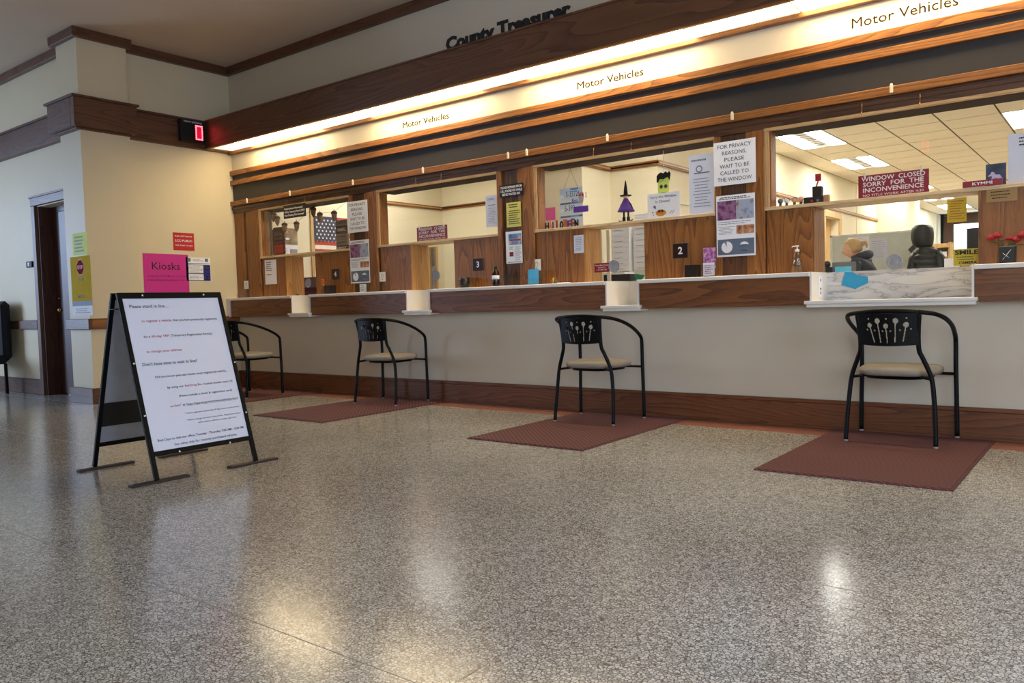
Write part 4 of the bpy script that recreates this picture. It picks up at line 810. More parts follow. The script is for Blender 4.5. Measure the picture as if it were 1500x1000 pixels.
# window stickers
gs = empty('ghost_sticker', (4.98, .014, 1.72), 'grey ghost with red sunglasses and purple lettering stuck to the witch doll window', 'sticker'); F = FW(4.945, 1.735, .0165)
MB().prism([(.0, .0), (.015, .008), (.03, .0), (.045, .008), (.055, .06), (.05, .09), (.03, .10), (.01, .09), (.003, .06)], F, 0, .0012, 'disc_grey').build('ghost', gs)
q = MB(); [disc(q, F, u, .072, .012, 'poster_red', .0022, 12) for u in (.017, .043)]; q.build('sunglasses', gs)
F = FW(4.895, 1.665, .0165); q = MB(); q.box((0, 0, 0), (.145, .05, .001), 'purple_cloth', T=lambda p: F(*p)); q.build('banner', gs)
q = MB(); letters(q, FW(4.88, 1.75, .0165), 'Boo', 0, 0, .035, 'purple_cloth', fit=.06, bold=.02); letters(q, FW(5.01, 1.78, .0165), 'X', 0, 0, .045, 'purple_cloth', fit=.02); q.build('lettering', gs)
# widest window: figurines and boxes on the sill
for k, (x, m1, m2, lab) in enumerate(((6.60, 'disc_grey', 'slate_blue', 'small grey-haired figurine at the left end of the widest sill'), (6.645, 'black_plastic', 'paper', 'small dark-haired figurine second on the widest sill'), (6.70, 'rustic', 'skin', 'small brown-haired figurine third on the widest sill'), (6.745, 'blonde_hair', 'skin', 'small blond figurine beside the black boxes'))):
    f = empty('figurine', (x, .11, ZS), lab, 'figurine', 'figurines on the widest sill'); MB().lathe([(.013, 0), (.014, .004), (.010, .008), (.009, .028), (.006, .032)], (x, .11, ZS), 'device_blue' if k % 2 else 'rustic', 12).build('body', f)
    h = MB().ball((x, .11, ZS+.046), (.019, .017, .018), 'skin' if m2 == 'skin' else m2, 12, 8).build('head', f); MB().ball((x, .117, ZS+.052), (.0205, .018, .0165), m1, 12, 8).build('hair', h)
for a, b, m_, lab in (((6.775, .08), (6.905, .15), 'black_plastic', 'long black box lying on the widest sill'), ((6.83, .09), (6.89, .14), 'felt_black', 'black box standing on the long black box')):
    z0 = ZS if m_ == 'black_plastic' else ZS+.053; h = .052 if m_ == 'black_plastic' else .07
    o = box('gift_box', (a[0], a[1], z0), (b[0], b[1], z0+h), m_, bevel=.002); tag(o, lab, 'box', 'black boxes on the widest sill')
    if m_ == 'black_plastic':
        q = MB(); disc(q, FW(6.81, z0+.024, .08), .02, 0, .010, 'rose_red'); disc(q, FW(6.85, z0+.024, .08), .02, 0, .010, 'slate_blue'); q.build('print', o)
o = empty('heart_flag', (6.855, .115, ZS+.123), 'little red card with a heart on top of the black boxes', 'ornament'); MB().tube([(6.85, .115, ZS+.123), (6.865, .115, ZS+.165)], .006, 'poster_red', 8).build('stem', o)
q = MB().box((6.845, .11, ZS+.16), (6.885, .115, ZS+.21), 'poster_red').build('card', o); p = MB(); disc(p, FW(6.865, ZS+.185, .11), 0, 0, .011, 'rose_red', .001); p.build('print', q)
o = MB().box((6.905, .09, ZS), (6.94, .13, ZS+.06), 'cardboard').build('small_carton', bevel=.002); tag(o, 'small tan carton right of the black boxes', 'box')
# blue sticky note sheet on the marble back
F = frame((6.985, .2115, .985), (1, 0, -.28), (.28, 0, 1)); q = MB().prism([(0, .0), (.10, -.005), (.125, .02), (.17, .055), (.155, .098), (.09, .09), (.05, .105), (.0, .095)], F, 0, .002, 'sticky_blue').build('sticky_note'); tag(q, 'torn bright blue sheet taped to the marble back panel', 'note')
sheet('notice', frame((6.8925, .0, .905), (0, 1, 0), (0, 0, 1)), .09, .15, 'paper', 'white label with a small figure on the left cheek of the wide notch', 'notice', prints=lambda p, G: (disc(p, G, .045, .03, .012, 'ink_grey', .001), rect(p, G, .03, .05, .06, .065, 'ink_grey'), rect(p, G, .035, .11, .055, .125, 'slate_blue')))

# ================================================================ office behind the windows
ZO = 2.95
struct(box('floor_office', (0, .24, -.1), (12.5, 19, 0), 'carpet'))
om = MB(); om.box((.40, .24, 0), (.42, 3.26, ZO), 'office_paint'); struct(om.build('wall_office_left'), 'cream office wall behind the left windows')
struct(box('wall_office_back', (.42, 3.26, 0), (3.1, 3.36, ZO), 'office_paint'), 'cream office wall behind the second window')
om = MB().box((3.1, 2.07, 0), (4.62, 4.0, ZO), 'office_paint').box((3.1, 1.5, 0), (4.04, 2.07, ZO), 'office_paint'); struct(om.build('wall_office_chase'), 'projecting cream office wall behind the witch doll')
om = MB().box((4.50, 4.0, 0), (4.62, 7.93, ZO), 'office_paint').box((4.50, 7.93, 2.22), (4.62, 8.75, ZO), 'office_paint').box((4.50, 8.75, 0), (4.62, 19, ZO), 'office_paint').box((4.3, 7.8, 0), (4.35, 8.9, 2.5), 'birch_ply'); struct(om.build('wall_office_side'), 'long cream side wall of the back office')
struct(box('wall_office_pier', (4.62, 11.4, 0), (5.06, 13.2, ZO), 'office_paint'), 'cream pier half way down the office')
struct(box('wall_office_right', (12.4, .24, 0), (12.5, 19, ZO), 'office_paint'))
wf = MB().box((4.62, 18.5, 0), (4.9, 18.7, ZO), 'office_paint').box((4.9, 18.5, 0), (6.6, 18.7, 1.0), 'office_paint').box((4.9, 18.5, 2.74), (6.6, 18.7, ZO), 'dark_oak_x').box((6.6, 18.5, 0), (12.5, 18.7, ZO), 'office_paint').box((4.66, 18.45, 1.0), (4.86, 18.5, 2.92), 'dark_oak_z'); struct(wf.build('wall_office_far'), 'far end wall of the office')
W5 = struct(box('window_5', (4.86, 18.52, 1.0), (6.6, 18.56, 2.74), 'daylit_window'), 'bright daylit window at the far end of the office')
MB().box((4.84, 18.46, .96), (4.9, 18.52, 2.78), 'dark_oak_z').box((4.9, 18.46, 2.70), (6.6, 18.52, 2.78), 'dark_oak_x').build('window_frame', W5)
for (a, b) in (((.42, .24, 2.345), (.445, 3.235, 2.395)), ((.42, 3.235, 2.345), (3.1, 3.26, 2.395)), ((3.1, 1.475, 2.345), (4.065, 1.5, 2.395)), ((4.04, 1.5, 2.345), (4.065, 2.045, 2.395)), ((4.065, 2.045, 2.345), (4.645, 2.07, 2.395)), ((4.62, 2.07, 2.345), (4.645, 11.4, 2.395))):
    t = MB().box(a, b, 'oak_x' if b[0]-a[0] > b[1]-a[1] else 'oak_y').box((a[0], a[1], 2.362), (b[0]+(.006 if b[0]-a[0] < .1 else 0), b[1]-(0 if b[0]-a[0] < .1 else .0), 2.378), 'pale_oak_x'); trim(t, 0, None)
D2 = struct(MB().box((4.47, 7.93, 0), (4.5, 8.75, 2.22), 'birch_ply').build('door_2'), 'pale wooden door opening off the office')
MB().box((4.62, 7.83, 0), (4.65, 7.93, 2.32), 'birch_ply').box((4.62, 8.75, 0), (4.65, 8.86, 2.32), 'birch_ply').box((4.62, 7.93, 2.22), (4.65, 8.75, 2.32), 'birch_ply').box((4.5, 7.93, 0), (4.62, 7.97, 2.22), 'birch_ply').build('casing', D2)
for y in (5.85, 9.9): t = MB().box((4.62, y, 0), (4.628, y+.03, ZO), 'office_paint'); trim(t, 0)
# suspended ceiling
cl = empty('ceiling_office', (8, 9, ZO)); struct(cl, 'suspended tile ceiling of the office')
box('ceiling_slab', (.3, .24, ZO+.012), (12.5, 18.8, ZO+.1), 'grid_metal', cl)
P = .606; gx0 = 4.98; tm = None; nt_ = 0; fx = []
def tile(x0, y0, x1, y1):
    global tm, nt_
    if tm is None or (x1-x0, y1-y0) != (P, P):
        o = MB().box((x0+.010, y0+.009, ZO), (x1-.010, y1-.009, ZO+.005), 'tile_white').build('ceiling_tile', cl); 
        if (x1-x0, y1-y0) == (P, P): tm = o
    else:
        o = tm.copy(); C.objects.link(o); o.parent = cl; o.location = Vector(((x0+x1)/2, (y0+y1)/2, ZO))-WORLD[cl.name]
    nt_ += 1
# light fittings: column index, row index (a troffer covers one tile by two)
gy0 = 4.55
LT = [(0, 0), (0, 4), (0, 10), (0, 14), (0, 18), (4, 1), (4, 6), (2, 13), (8, 1), (8, 8), (4, 12)]
LTL = ['nearest the glass', 'second in the left row', 'third in the left row', 'fourth in the left row', 'fifth in the left row', 'at the top right of the widest window', 'behind the lilac sheet', 'over the middle of the far office', 'right of the view, near', 'right of the view, far', 'right of the coat']
occ = {(c_, r_+k) for c_, r_ in LT for k in (0, 1)}
for c_ in range(0, 7):
    for r_ in range(-6, 22):
        if (c_, r_) in occ: continue
        x0 = gx0+c_*P; y0 = gy0+r_*P
        if y0 < .9 or y0+P > 18.5: continue
        tile(x0, y0, x0+P, y0+P)
for r_ in range(-4, 22):  # narrow cut tiles against the side wall
    y0 = gy0+r_*P; o = None
    if y0+P < 18.5 and y0 > 2.07:
        o = MB().box((4.63, y0+.005, ZO), (gx0-.008, y0+P-.005, ZO+.011), 'tile_white').build('ceiling_tile', cl) if r_ == -4 else None
        if o: tn = o
        else: o = tn.copy(); C.objects.link(o); o.parent = cl; o.location = Vector(((4.63+gx0-.008)/2, y0+P/2, ZO))-WORLD[cl.name]
rest = MB(); rest.box((gx0+7*P, .24, ZO), (12.4, 18.6, ZO+.011), 'tile_white').box((.42, .24, ZO), (gx0-.36, 3.3, ZO+.011), 'tile_white').box((gx0-.36, .24, ZO), (gx0+7*P, .9, ZO+.011), 'tile_white'); o = rest.build('ceiling_field', cl)
def troffer(x0, y0, lab, em='troffer_lens', w_=P, l_=2*P):
    t = empty('ceiling_light', (x0+w_/2, y0+l_/2, ZO), lab, 'light', 'office ceiling lights')
    MB().box((x0+.005, y0+.01, ZO-.002), (x0+w_-.005, y0+.03, ZO+.01), 'white_plastic').box((x0+.005, y0+l_-.03, ZO-.002), (x0+w_-.005, y0+l_-.01, ZO+.01), 'white_plastic').box((x0+.005, y0+.03, ZO-.002), (x0+.02, y0+l_-.03, ZO+.01), 'white_plastic').box((x0+w_-.02, y0+.03, ZO-.002), (x0+w_-.005, y0+l_-.03, ZO+.01), 'white_plastic').build('housing', t)
    box('lens', (x0+.02, y0+.03, ZO-.001), (x0+w_*.37, y0+l_-.03, ZO+.008), em, t); box('lens', (x0+w_*.63, y0+.03, ZO-.001), (x0+w_-.02, y0+l_-.03, ZO+.008), em, t)
    q = MB().box((x0+w_*.37, y0+.03, ZO+.006), (x0+w_*.63, y0+l_-.03, ZO+.009), 'white_plastic')
    for k in range(8): q.box((x0+w_*.37, y0+.05+k*(l_-.1)/8, ZO-.001), (x0+w_*.63, y0+.056+k*(l_-.1)/8, ZO+.006), 'grey_plastic')
    q.build('louvre', t); return t
for (c_, r_), lab in zip(LT, LTL): troffer(gx0+c_*P, gy0+r_*P, 'added unseen ceiling light, '+lab)
for x, y, lab in ((.9, 1.0, 'over the leftmost window desk'), (2.5, .9, 'over the desk behind the second window'), (5.1, .32, 'over the desk by the file rack'), (7.6, .95, 'over the widest window desk')):  # unseen ceiling lights, added to brighten the rooms close behind the windows
    troffer(x, y, 'added unseen ceiling light, '+lab, {2.5: 'added_troffer_dim', .9: 'added_troffer_bright'}.get(x, 'troffer_lens'))

# flag on the side wall
fgx = .43; fl_ = empty('flag', (fgx, 1.1, 1.6), 'flag with white stars on blue and red and white stripes hung on the office wall', 'flag')
F = FL(.86, 1.42, .425); z = .68
MB().box((0, .33, 0), (.38, z, .004), 'flag_blue', T=lambda p: F(*p)).build('canton', fl_)
q = MB(); q.box((0, 0, 0), (.95, .33, .003), 'flag_white', T=lambda p: F(*p)).box((.38, .33, 0), (.95, z, .003), 'flag_white', T=lambda p: F(*p)).build('field', fl_)
for k in range(7):
    z0 = k*z/6.5; a = 0 if z0 < .32 else .38; MB().box((a, z0, .0032), (.95, z0+z/13, .005), 'flag_red', T=lambda p: F(*p)).build('stripe', fl_)
q = MB()
for r_ in range(7):
    for c_ in range(6-(r_ % 2)):
        cx, cy = .04+c_*.06+(r_ % 2)*.03, .36+r_*.045
        q.add([F(cx+(.018 if k % 2 == 0 else .008)*math.sin(k*PI/5), cy+(.018 if k % 2 == 0 else .008)*math.cos(k*PI/5), .005) for k in range(10)], [tuple(range(10))[::-1]], 'white_ink')
q.build('stars', fl_)
t = MB().box((.42, .80, 1.0), (.44, .835, 2.3), 'birch_ply'); trim(t, 0, 'thin vertical strip left of the flag')
sheet('landscape_poster', FL(.31, 1.72, .4215), .29, .2, 'photo_land', 'brown landscape picture on the wall behind the leftmost window', 'picture', prints=lambda p, G: (disc(p, G, .15, .165, .07, 'photo_orange', .001, ry=.02), disc(p, G, .14, .07, .03, 'paper', .001, ry=.014)))
sheet('calendar', FL(.31, 1.555, .4215), .29, .155, 'paper', 'white calendar pinned under the landscape picture', 'calendar', prints=lambda p, G: (rect(p, G, .17, .01, .28, .11, 'disc_grey'), lines(p, G, .02, .15, .02, .13, 5, 'ink_grey', .2, 95)))
o = MB().box((.80, .42, 1.078), (.84, .60, 1.16), 'grey_plastic') if 0 else None
dm = empty('card_terminal', (.93, .42, 1.078), 'grey and black counter terminal seen through the leftmost opening', 'device')
struct(box('floor_desk_deck', (0.42, .3, 1.03), (3.05, .62, 1.05), 'white_laminate')) if 0 else None
DK = empty('service_desk', (5, .6, 0), 'long staff-side desk behind the service windows', 'desk'); box('desk_top', (.43, .30, 1.025), (9.5, .80, 1.05), 'white_laminate', DK); 
for x in (.5, 2.4, 4.3, 6.2, 8.2, 9.4): box('desk_panel', (x, .32, 0), (x+.03, .78, 1.025), 'white_laminate', DK)
dm.location = (.93, .42, 1.05); WORLD[dm.name] = Vector((.93, .42, 1.05)); MB().box((.70, .40, 1.05), (1.16, .44, 1.18), 'black_plastic').build('base', dm, bevel=.004); MB().box((.70, .41, 1.18), (1.16, .43, 1.30), 'grey_plastic').build('screen', dm, bevel=.004)
# bay 3 desk clutter
o = MB().box((4.90, .33, 1.05), (5.24, .50, 1.145), 'black_plastic').build('letter_tray', bevel=.004); tag(o, 'black letter tray on the desk below the file rack', 'tray'); o2 = MB(); [o2.box((4.95+.012*k, .335, 1.145+.005*k), (5.20-.01*k, .49, 1.15+.005*k), 'paper') for k in range(3)]; o2 = o2.build('paper_stack'); tag(o2, 'loose white papers on top of the black letter tray', 'papers')
o = MB().box((5.26, .36, 1.05), (5.36, .44, 1.09), 'teal_green').prism([(0, 0), (.05, .0), (.08, .04), (-.02, .05)], FW(5.28, 1.09, .38), 0, .02, 'teal_green').build('stapler', bevel=.002); tag(o, 'bright green stapler on the staff desk', 'stapler')
o = box('monitor', (4.86, .34, 1.05), (4.885, .5, 1.29), 'black_plastic', bevel=.003); tag(o, 'thin black device edge beside the letter tray', 'device')
sheet('caution_sign', FW(5.37, 1.15, .60), .16, .075, 'sign_yellow', 'yellow sign half hidden against the right partition', 'sign', text=lambda p, G: letters(p, G, 'SMILE', .01, .045, .024, 'ink', fit=.11, bold=.02))
bx = MB().box((5.37, .60, 1.05), (5.53, .64, 1.149), 'white_laminate').build('desk_riser'); tag(bx, 'white riser under the small yellow sign', 'riser')
# file rack: two columns of white pockets
rk = empty('file_rack', (5.0, .96, 1.05), 'two column rack of white paper pockets behind the small dark red sign', 'rack')
MB().box((4.685, 1.02, 1.05), (5.42, 1.035, 1.655), 'white_laminate').box((4.895, .93, 1.05), (4.905, 1.02, 1.655), 'white_plastic').box((4.685, .93, 1.03), (5.42, 1.035, 1.06), 'white_laminate').build('back_board', rk)
box('rack_stand', (4.7, .95, 0), (5.4, 1.03, 1.03), 'white_laminate', rk)
for c_ in range(3):
    for r_ in range(8):
        x0 = 4.69+c_*.215+(.02 if c_ else 0); z = 1.20+r_*.052-(.0 if c_ else .0)
        F = frame((x0, .985, z), (1, 0, 0), (0, -.45, 1)); q = MB().box((0, 0, 0), (.19, .046, .004), 'white_plastic', T=lambda p: F(*p)).box((.005, .003, -.02), (.185, .052, -.003), 'paper', T=lambda p: F(*p))
        o = q.build('pocket', rk); p = MB(); lines(p, F, .03, .12, .012, .034, 2, 'ink_grey', .3, r_+c_*9) if False else rect(p, F, .03, .018, .12, .023, 'disc_grey', .0045); p.build('print', o)
o = MB(); [o.box((4.95+.01*(k % 2), .95, 1.657+.012*k), (5.25+.01*(k % 2), 1.03, 1.667+.012*k), 'paper') for k in range(5)]; tag(o.build('paper_stack'), 'stack of white papers on top of the file rack', 'papers')
o = MB().box((4.83, .28, 1.05), (4.94, .30, 1.527), 'cubicle_cloth') if 0 else MB().box((4.955, .29, 1.05), (4.995, .31, 1.527), 'office_paint').box((5.03, .31, 1.05), (5.06, .33, 1.527), 'office_paint'); tag(o.build('divider_frame'), 'pale upright divider frame just beside the file rack', 'divider')
sheet('notice', FW(3.553, 1.81, 1.497), .14, .135, 'paper_pink', 'pink paper on the office pier beside the number plates', 'notice', t=.002)
wr = empty('wire_rack', (4.66, 2.75, 1.35), 'white wire wall rack behind the tall sheet in the witch doll window', 'rack')
for k in range(3):
    z = 1.50+.17*k; MB().tube([(4.625, 2.5, z), (4.72, 2.5, z), (4.72, 3.0, z), (4.625, 3.0, z), (4.625, 3.0, z+.14), (4.625, 2.5, z+.14)], .004, 'white_plastic', 6, closed=True).build('wire_basket', wr)
# bay 2 interior
o = MB().box((1.80, 1.50, 0), (1.83, 1.53, 1.62), 'birch_ply').box((1.80, 1.50, 1.62), (1.92, 1.53, 1.64), 'birch_ply').box((1.89, 1.50, 0), (1.92, 1.53, 1.62), 'birch_ply').box((1.83, 1.512, 0), (1.89, 1.52, 1.40), 'paper_blue').box((1.83, 1.51, 1.40), (1.89, 1.515, 1.62), 'disc_grey').build('display_stand'); tag(o, 'narrow pale framed stand seen in the second opening from the left', 'stand')
sheet('red_sign', FW(2.146, 1.54, 3.255), .25, .2, 'sign_red', 'dark red sign partly seen on the office wall in the second opening from the left', 'sign')
# bay 4 office: partition, papers
cp_ = empty('cubicle_partition', (6.3, 4.82, 0), 'pale grey cubicle partition behind the woman', 'partition'); MB().box((5.63, 4.80, .02), (6.72, 4.84, 1.64), 'cubicle_cloth').build('panel', cp_); MB().box((5.61, 4.79, 0), (5.635, 4.85, 1.66), 'white_plastic').box((5.61, 4.79, 1.64), (6.72, 4.85, 1.66), 'white_plastic').build('edge_trim', cp_)
for x, z, w_, h_, lab in ((5.82, 1.44, .25, .19, 'white sheet pinned behind the woman\'s head'), (6.075, 1.335, .20, .255, 'grey-white printed sheet pinned right of the woman')):
    sheet('pinned_sheet', FW(x, z, 4.795), w_, h_, 'paper' if x < 6 else 'paper_blue', lab, 'papers', prints=lambda p, G, w_=w_, h_=h_: lines(p, G, .02, w_-.02, .02, h_-.02, 9, 'disc_grey', .2, 97))
d5 = empty('work_table', (6.3, 3.3, 0), 'staff work table in front of the cubicle partition', 'table'); box('table_top', (5.6, 3.2, .97), (7.5, 3.85, 1.0), 'white_laminate', d5)
for x in (5.65, 7.4): box('leg', (x, 3.25, 0), (x+.05, 3.8, .97), 'grey_plastic', d5)
o = empty('desktop_monitor', (6.2, 3.05, 1.0), 'grey screen back in front of the woman', 'monitor'); o.location = (6.2, 3.4, 1.0); WORLD[o.name] = Vector((6.2, 3.4, 1.0)); MB().box((6.03, 3.38, 1.06), (6.27, 3.41, 1.27), 'grey_plastic').build('screen', o, bevel=.004); MB().box((6.1, 3.35, 1.0), (6.2, 3.45, 1.012), 'grey_plastic').box((6.14, 3.395, 1.01), (6.17, 3.41, 1.10), 'grey_plastic').build('stand', o); MB().box((6.06, 3.376, 1.10), (6.23, 3.379, 1.22), 'surgical_blue').build('note', o)
o = MB().box((5.98, 3.3, 1.0), (6.03, 3.42, 1.22), 'black_plastic').ball((5.99, 3.34, 1.25), (.035, .04, .04), 'black_plastic').build('camera_unit'); tag(o, 'dark camera unit at the edge of the left partition', 'device')
for k, (x0, x1, z1, m_) in enumerate(((7.12, 7.26, 1.25, 'paper'), (7.27, 7.33, 1.27, 'cardboard'), (7.34, 7.40, 1.24, 'white_plastic'))):
    o = box('file_box', (x0, 3.35, 1.0), (x1, 3.55, z1), m_, bevel=.003); tag(o, ['broad white file box right of the coat', 'narrow tan file box behind the yellow sign', 'small white file box near the right partition'][k], 'box', 'boxes on the work table')
def smile(p, G): letters(p, G, 'SMILE', .012, .095, .045, 'ink', fit=.18, bold=.03); letters(p, G, 'CAMERA', .03, .012, .03, 'ink', fit=.16, bold=.03); lines(p, G, .02, .19, .05, .085, 2, 'ink', .3, 98)
sheet('caution_sign', FW(7.70, 1.08, .088), .15, .105, 'sign_yellow', 'yellow SMILE sign at the right edge of the marble-backed opening', 'sign', text=lambda p, G: (letters(p, G, 'SMILE', .008, .070, .026, 'ink', fit=.13, bold=.03), letters(p, G, 'CAMERA', .03, .010, .016, 'ink', fit=.10, bold=.03)), prints=lambda p, G: lines(p, G, .012, .14, .032, .062, 2, 'ink', .3, 98))
sheet('notice', FW(7.665, 1.355, .088), .108, .15, 'paper_orange', 'golden yellow sheet hanging on the shield near the right partition', 'notice', prints=lambda p, G: lines(p, G, .01, .098, .015, .14, 8, 'ink_red', .3, 99))
# brown shelving with papers further back
sf = empty('paper_shelf', (6.66, 6.1, 0), 'tan wooden pigeonhole shelf behind the coat', 'shelf')
MB().box((6.45, 6.0, 0), (6.47, 6.3, 1.56), 'birch_ply').box((6.74, 6.0, 0), (6.76, 6.3, 1.56), 'birch_ply').box((6.45, 6.28, 0), (6.76, 6.3, 1.56), 'birch_ply').build('case', sf)
for k in range(12): box('shelf_board', (6.47, 6.0, .06+.13*k), (6.74, 6.28, .075+.13*k), 'birch_ply', sf)
for k in range(4): tag(box('paper_stack', (6.49, 6.02, 1.118+.13*(k-1)), (6.72, 6.24, 1.118+.13*(k-1)+.06), 'paper'), ['lowest visible paper stack in the tan pigeonholes', 'second paper stack from below in the tan pigeonholes', 'third paper stack from below in the tan pigeonholes', 'topmost paper stack in the tan pigeonholes'][k], 'papers', 'paper stacks in the pigeonholes')
for y in (17.9,):
    o = MB().tube([(4.72, y, .0), (4.72, y, 2.94)], .04, 'black_metal', 10).build('pipe'); tag(o, 'black vertical pipe at the far end of the office', 'pipe')
o = box('equipment_cabinet', (5.35, 17.4, 0), (6.3, 17.9, 2.5), 'black_metal', bevel=.01); tag(o, 'tall black cabinet before the far window', 'cabinet')

# ---------------------------------------------------------------- coat on a stand
ct = empty('hanging_coat', (6.82, 4.25, 0), 'black hooded puffer coat hanging on a stand right of the woman', 'coat')
def loft(rings, mt, n=20, T=None):
    vs = []; 
    for cx, cy, z, rx, ry in rings:
        for j in range(n): a = 2*PI*j/n; vs.append((cx+rx*math.cos(a), cy+ry*math.sin(a), z))
    k = len(rings); fs = [(i*n+j, i*n+(j+1) % n, (i+1)*n+(j+1) % n, (i+1)*n+j) for i in range(k-1) for j in range(n)]+[tuple(range(n))[::-1], tuple((k-1)*n+j for j in range(n))]
    return MB().add(vs, fs, mt, True)
rings = []; z = .72
cx0, cy0 = 6.80, 4.25
while z < 1.42:
    q = (z-.72)/.70; wdt = .155 if z < 1.22 else .155-.085*((z-1.22)/.20)**1.3
    for dz, k in ((.0, .93), (.018, 1.0), (.042, 1.0), (.06, .93)): rings.append((cx0, cy0, z+dz, wdt*k, .10*k))
    z += .062
rings = [r_ for r_ in rings if r_[2] < 1.43]
loft(rings, 'black_puffer').build('coat_body', ct)
hr = [(cx0-.02, cy0, 1.42, .085, .085), (cx0-.025, cy0, 1.46, .105, .11), (cx0-.03, cy0, 1.52, .116, .118), (cx0-.03, cy0, 1.58, .116, .116), (cx0-.03, cy0, 1.63, .108, .11), (cx0-.035, cy0, 1.662, .08, .085), (cx0-.035, cy0, 1.675, .03, .04)]
hr = [(x-.012, y, z, rx, ry) for x, y, z, rx, ry in hr]; loft(hr, 'black_puffer').build('hood', ct)
for s_ in (-1, 1):
    P_ = [(cx0+s_*.10, cy0, 1.36), (cx0+s_*.128, cy0, 1.29), (cx0+s_*.145, cy0-.01, 1.18), (cx0+s_*.15, cy0-.02, 1.05), (cx0+s_*.175, cy0-.02, .9), (cx0+s_*.17, cy0-.02, .84)]
    MB().tube(P_, [.045, .058, .056, .052, .048, .04], 'black_puffer', 12).build('sleeve', ct)
MB().prism([(0, 0), (.05, .05), (.02, .09), (-.03, .04)], FW(cx0-.14, 1.36, cy0-.08), 0, .02, 'black_puffer').build('collar', ct)
MB().lathe([(.16, 0), (.17, .012), (.03, .03), (.015, .06), (.015, .74)], (cx0, cy0, 0), 'black_metal', 14).build('stand', ct)

# ---------------------------------------------------------------- the woman at the table
pw = empty('person', (6.12, 4.05, 0), 'woman with tied-back fair hair and a navy jacket looking down behind the widest window', 'person')
def skin(name, nodes, edges, mt, parent, root=0, sub=2):
    me = bpy.data.meshes.new(name); org = WORLD[parent.name]; me.from_pydata([Vector(n_[0])-org for n_ in nodes], edges, []); o = bpy.data.objects.new(name, me); C.objects.link(o); o.parent = parent; WORLD[o.name] = org
    m = o.modifiers.new('skin', 'SKIN'); m.use_smooth_shade = True
    if not me.skin_vertices: me.skin_vertices.new()
    for i, n_ in enumerate(nodes):
        r_ = n_[1]; me.skin_vertices[0].data[i].radius = r_ if isinstance(r_, tuple) else (r_, r_)
    me.skin_vertices[0].data[root].use_root = True
    s_ = o.modifiers.new('sub', 'SUBSURF'); s_.levels = sub; s_.render_levels = sub
    me.materials.append(MATS[mt]); return o
Y0 = 4.05
J = dict(pel=(6.24, Y0, .92), wst=(6.23, Y0, 1.04), chs=(6.20, Y0, 1.18), shc=(6.165, Y0, 1.285), nek=(6.135, Y0, 1.345), nk2=(6.11, Y0, 1.385))
nodes = [(J['pel'], .13), (J['wst'], .105), (J['chs'], .12), (J['shc'], .09), (J['nek'], .05), (J['nk2'], .046)]; edges = [(0, 1), (1, 2), (2, 3), (3, 4), (4, 5)]
def body_nodes(k=1.0, hands=True):
    nd = [(p, r_*k) for p, r_ in nodes]; ed = list(edges)
    for s_ in (-1, 1):
        b0 = len(nd); nd += [((6.155, Y0+s_*.165, 1.275), .055*k), ((6.14, Y0+s_*.21, 1.06), .045*k), ((5.98, Y0+s_*.17, 1.04), .036*k), ((5.90, Y0+s_*.14, 1.035), .026*k)]
        ed += [(3, b0), (b0, b0+1), (b0+1, b0+2), (b0+2, b0+3)]
        b0 = len(nd); nd += [((6.24, Y0+s_*.09, .84), .095*k), ((6.22, Y0+s_*.10, .50), .062*k), ((6.25, Y0+s_*.10, .12), .040*k), ((6.22, Y0+s_*.10, .045), .038*k), ((6.10, Y0+s_*.11, .035), .03*k)]
        ed += [(0, b0), (b0, b0+1), (b0+1, b0+2), (b0+2, b0+3), (b0+3, b0+4)]
    return nd, ed
nd, ed = body_nodes(1.0)
bd = skin('body', nd, ed, 'skin', pw)
for s_ in (-1, 1):  # hands: palm and five fingers
    wx_, wy_, wz_ = 5.90, Y0+s_*.14, 1.035
    n2 = [((wx_, wy_, wz_), .024), ((wx_-.05, wy_, wz_-.004), (.014, .036)), ((wx_-.085, wy_, wz_-.006), (.012, .036))]; e2 = [(0, 1), (1, 2)]
    h_ = skin('hand', n2, e2, 'skin', pw, 0, 1)
    for k in range(4):
        yy = wy_+(-.03+.02*k); L_ = (.062, .072, .068, .055)[k]
        MB().tube([(wx_-.08, yy, wz_-.004), (wx_-.08-L_*.5, yy, wz_-.002), (wx_-.08-L_*.85, yy, wz_-.014), (wx_-.08-L_, yy, wz_-.024)], [.0088, .0082, .0072, .005], 'skin', 8).build('finger', pw)
    MB().tube([(wx_-.03, wy_-s_*.03, wz_-.004), (wx_-.055, wy_-s_*.052, wz_-.010), (wx_-.08, wy_-s_*.058, wz_-.016)], [.011, .009, .006], 'skin', 8).build('thumb', pw)
nj = [(J['pel'], .15), (J['wst'], .14), (J['chs'], .145), (J['shc'], .105), ((6.14, Y0, 1.335), .062)]; ej = [(0, 1), (1, 2), (2, 3), (3, 4)]
for s_ in (-1, 1):
    b0 = len(nj); nj += [((6.155, Y0+s_*.165, 1.27), .075), ((6.145, Y0+s_*.215, 1.07), .062), ((6.0, Y0+s_*.175, 1.045), .05), ((5.93, Y0+s_*.15, 1.04), .042)]; ej += [(3, b0), (b0, b0+1), (b0+1, b0+2), (b0+2, b0+3)]
skin('jacket', nj, ej, 'navy_jacket', pw)
MB().tube([(6.08, Y0-.075, 1.335), (6.15, Y0-.10, 1.34), (6.22, Y0-.055, 1.36), (6.245, Y0, 1.365), (6.22, Y0+.055, 1.36), (6.15, Y0+.10, 1.34), (6.08, Y0+.075, 1.335)], [.018, .035, .048, .052, .048, .035, .018], 'navy_jacket', 10).build('hood', pw)
npn = [((6.24, Y0, .90), .15)]; ep = []
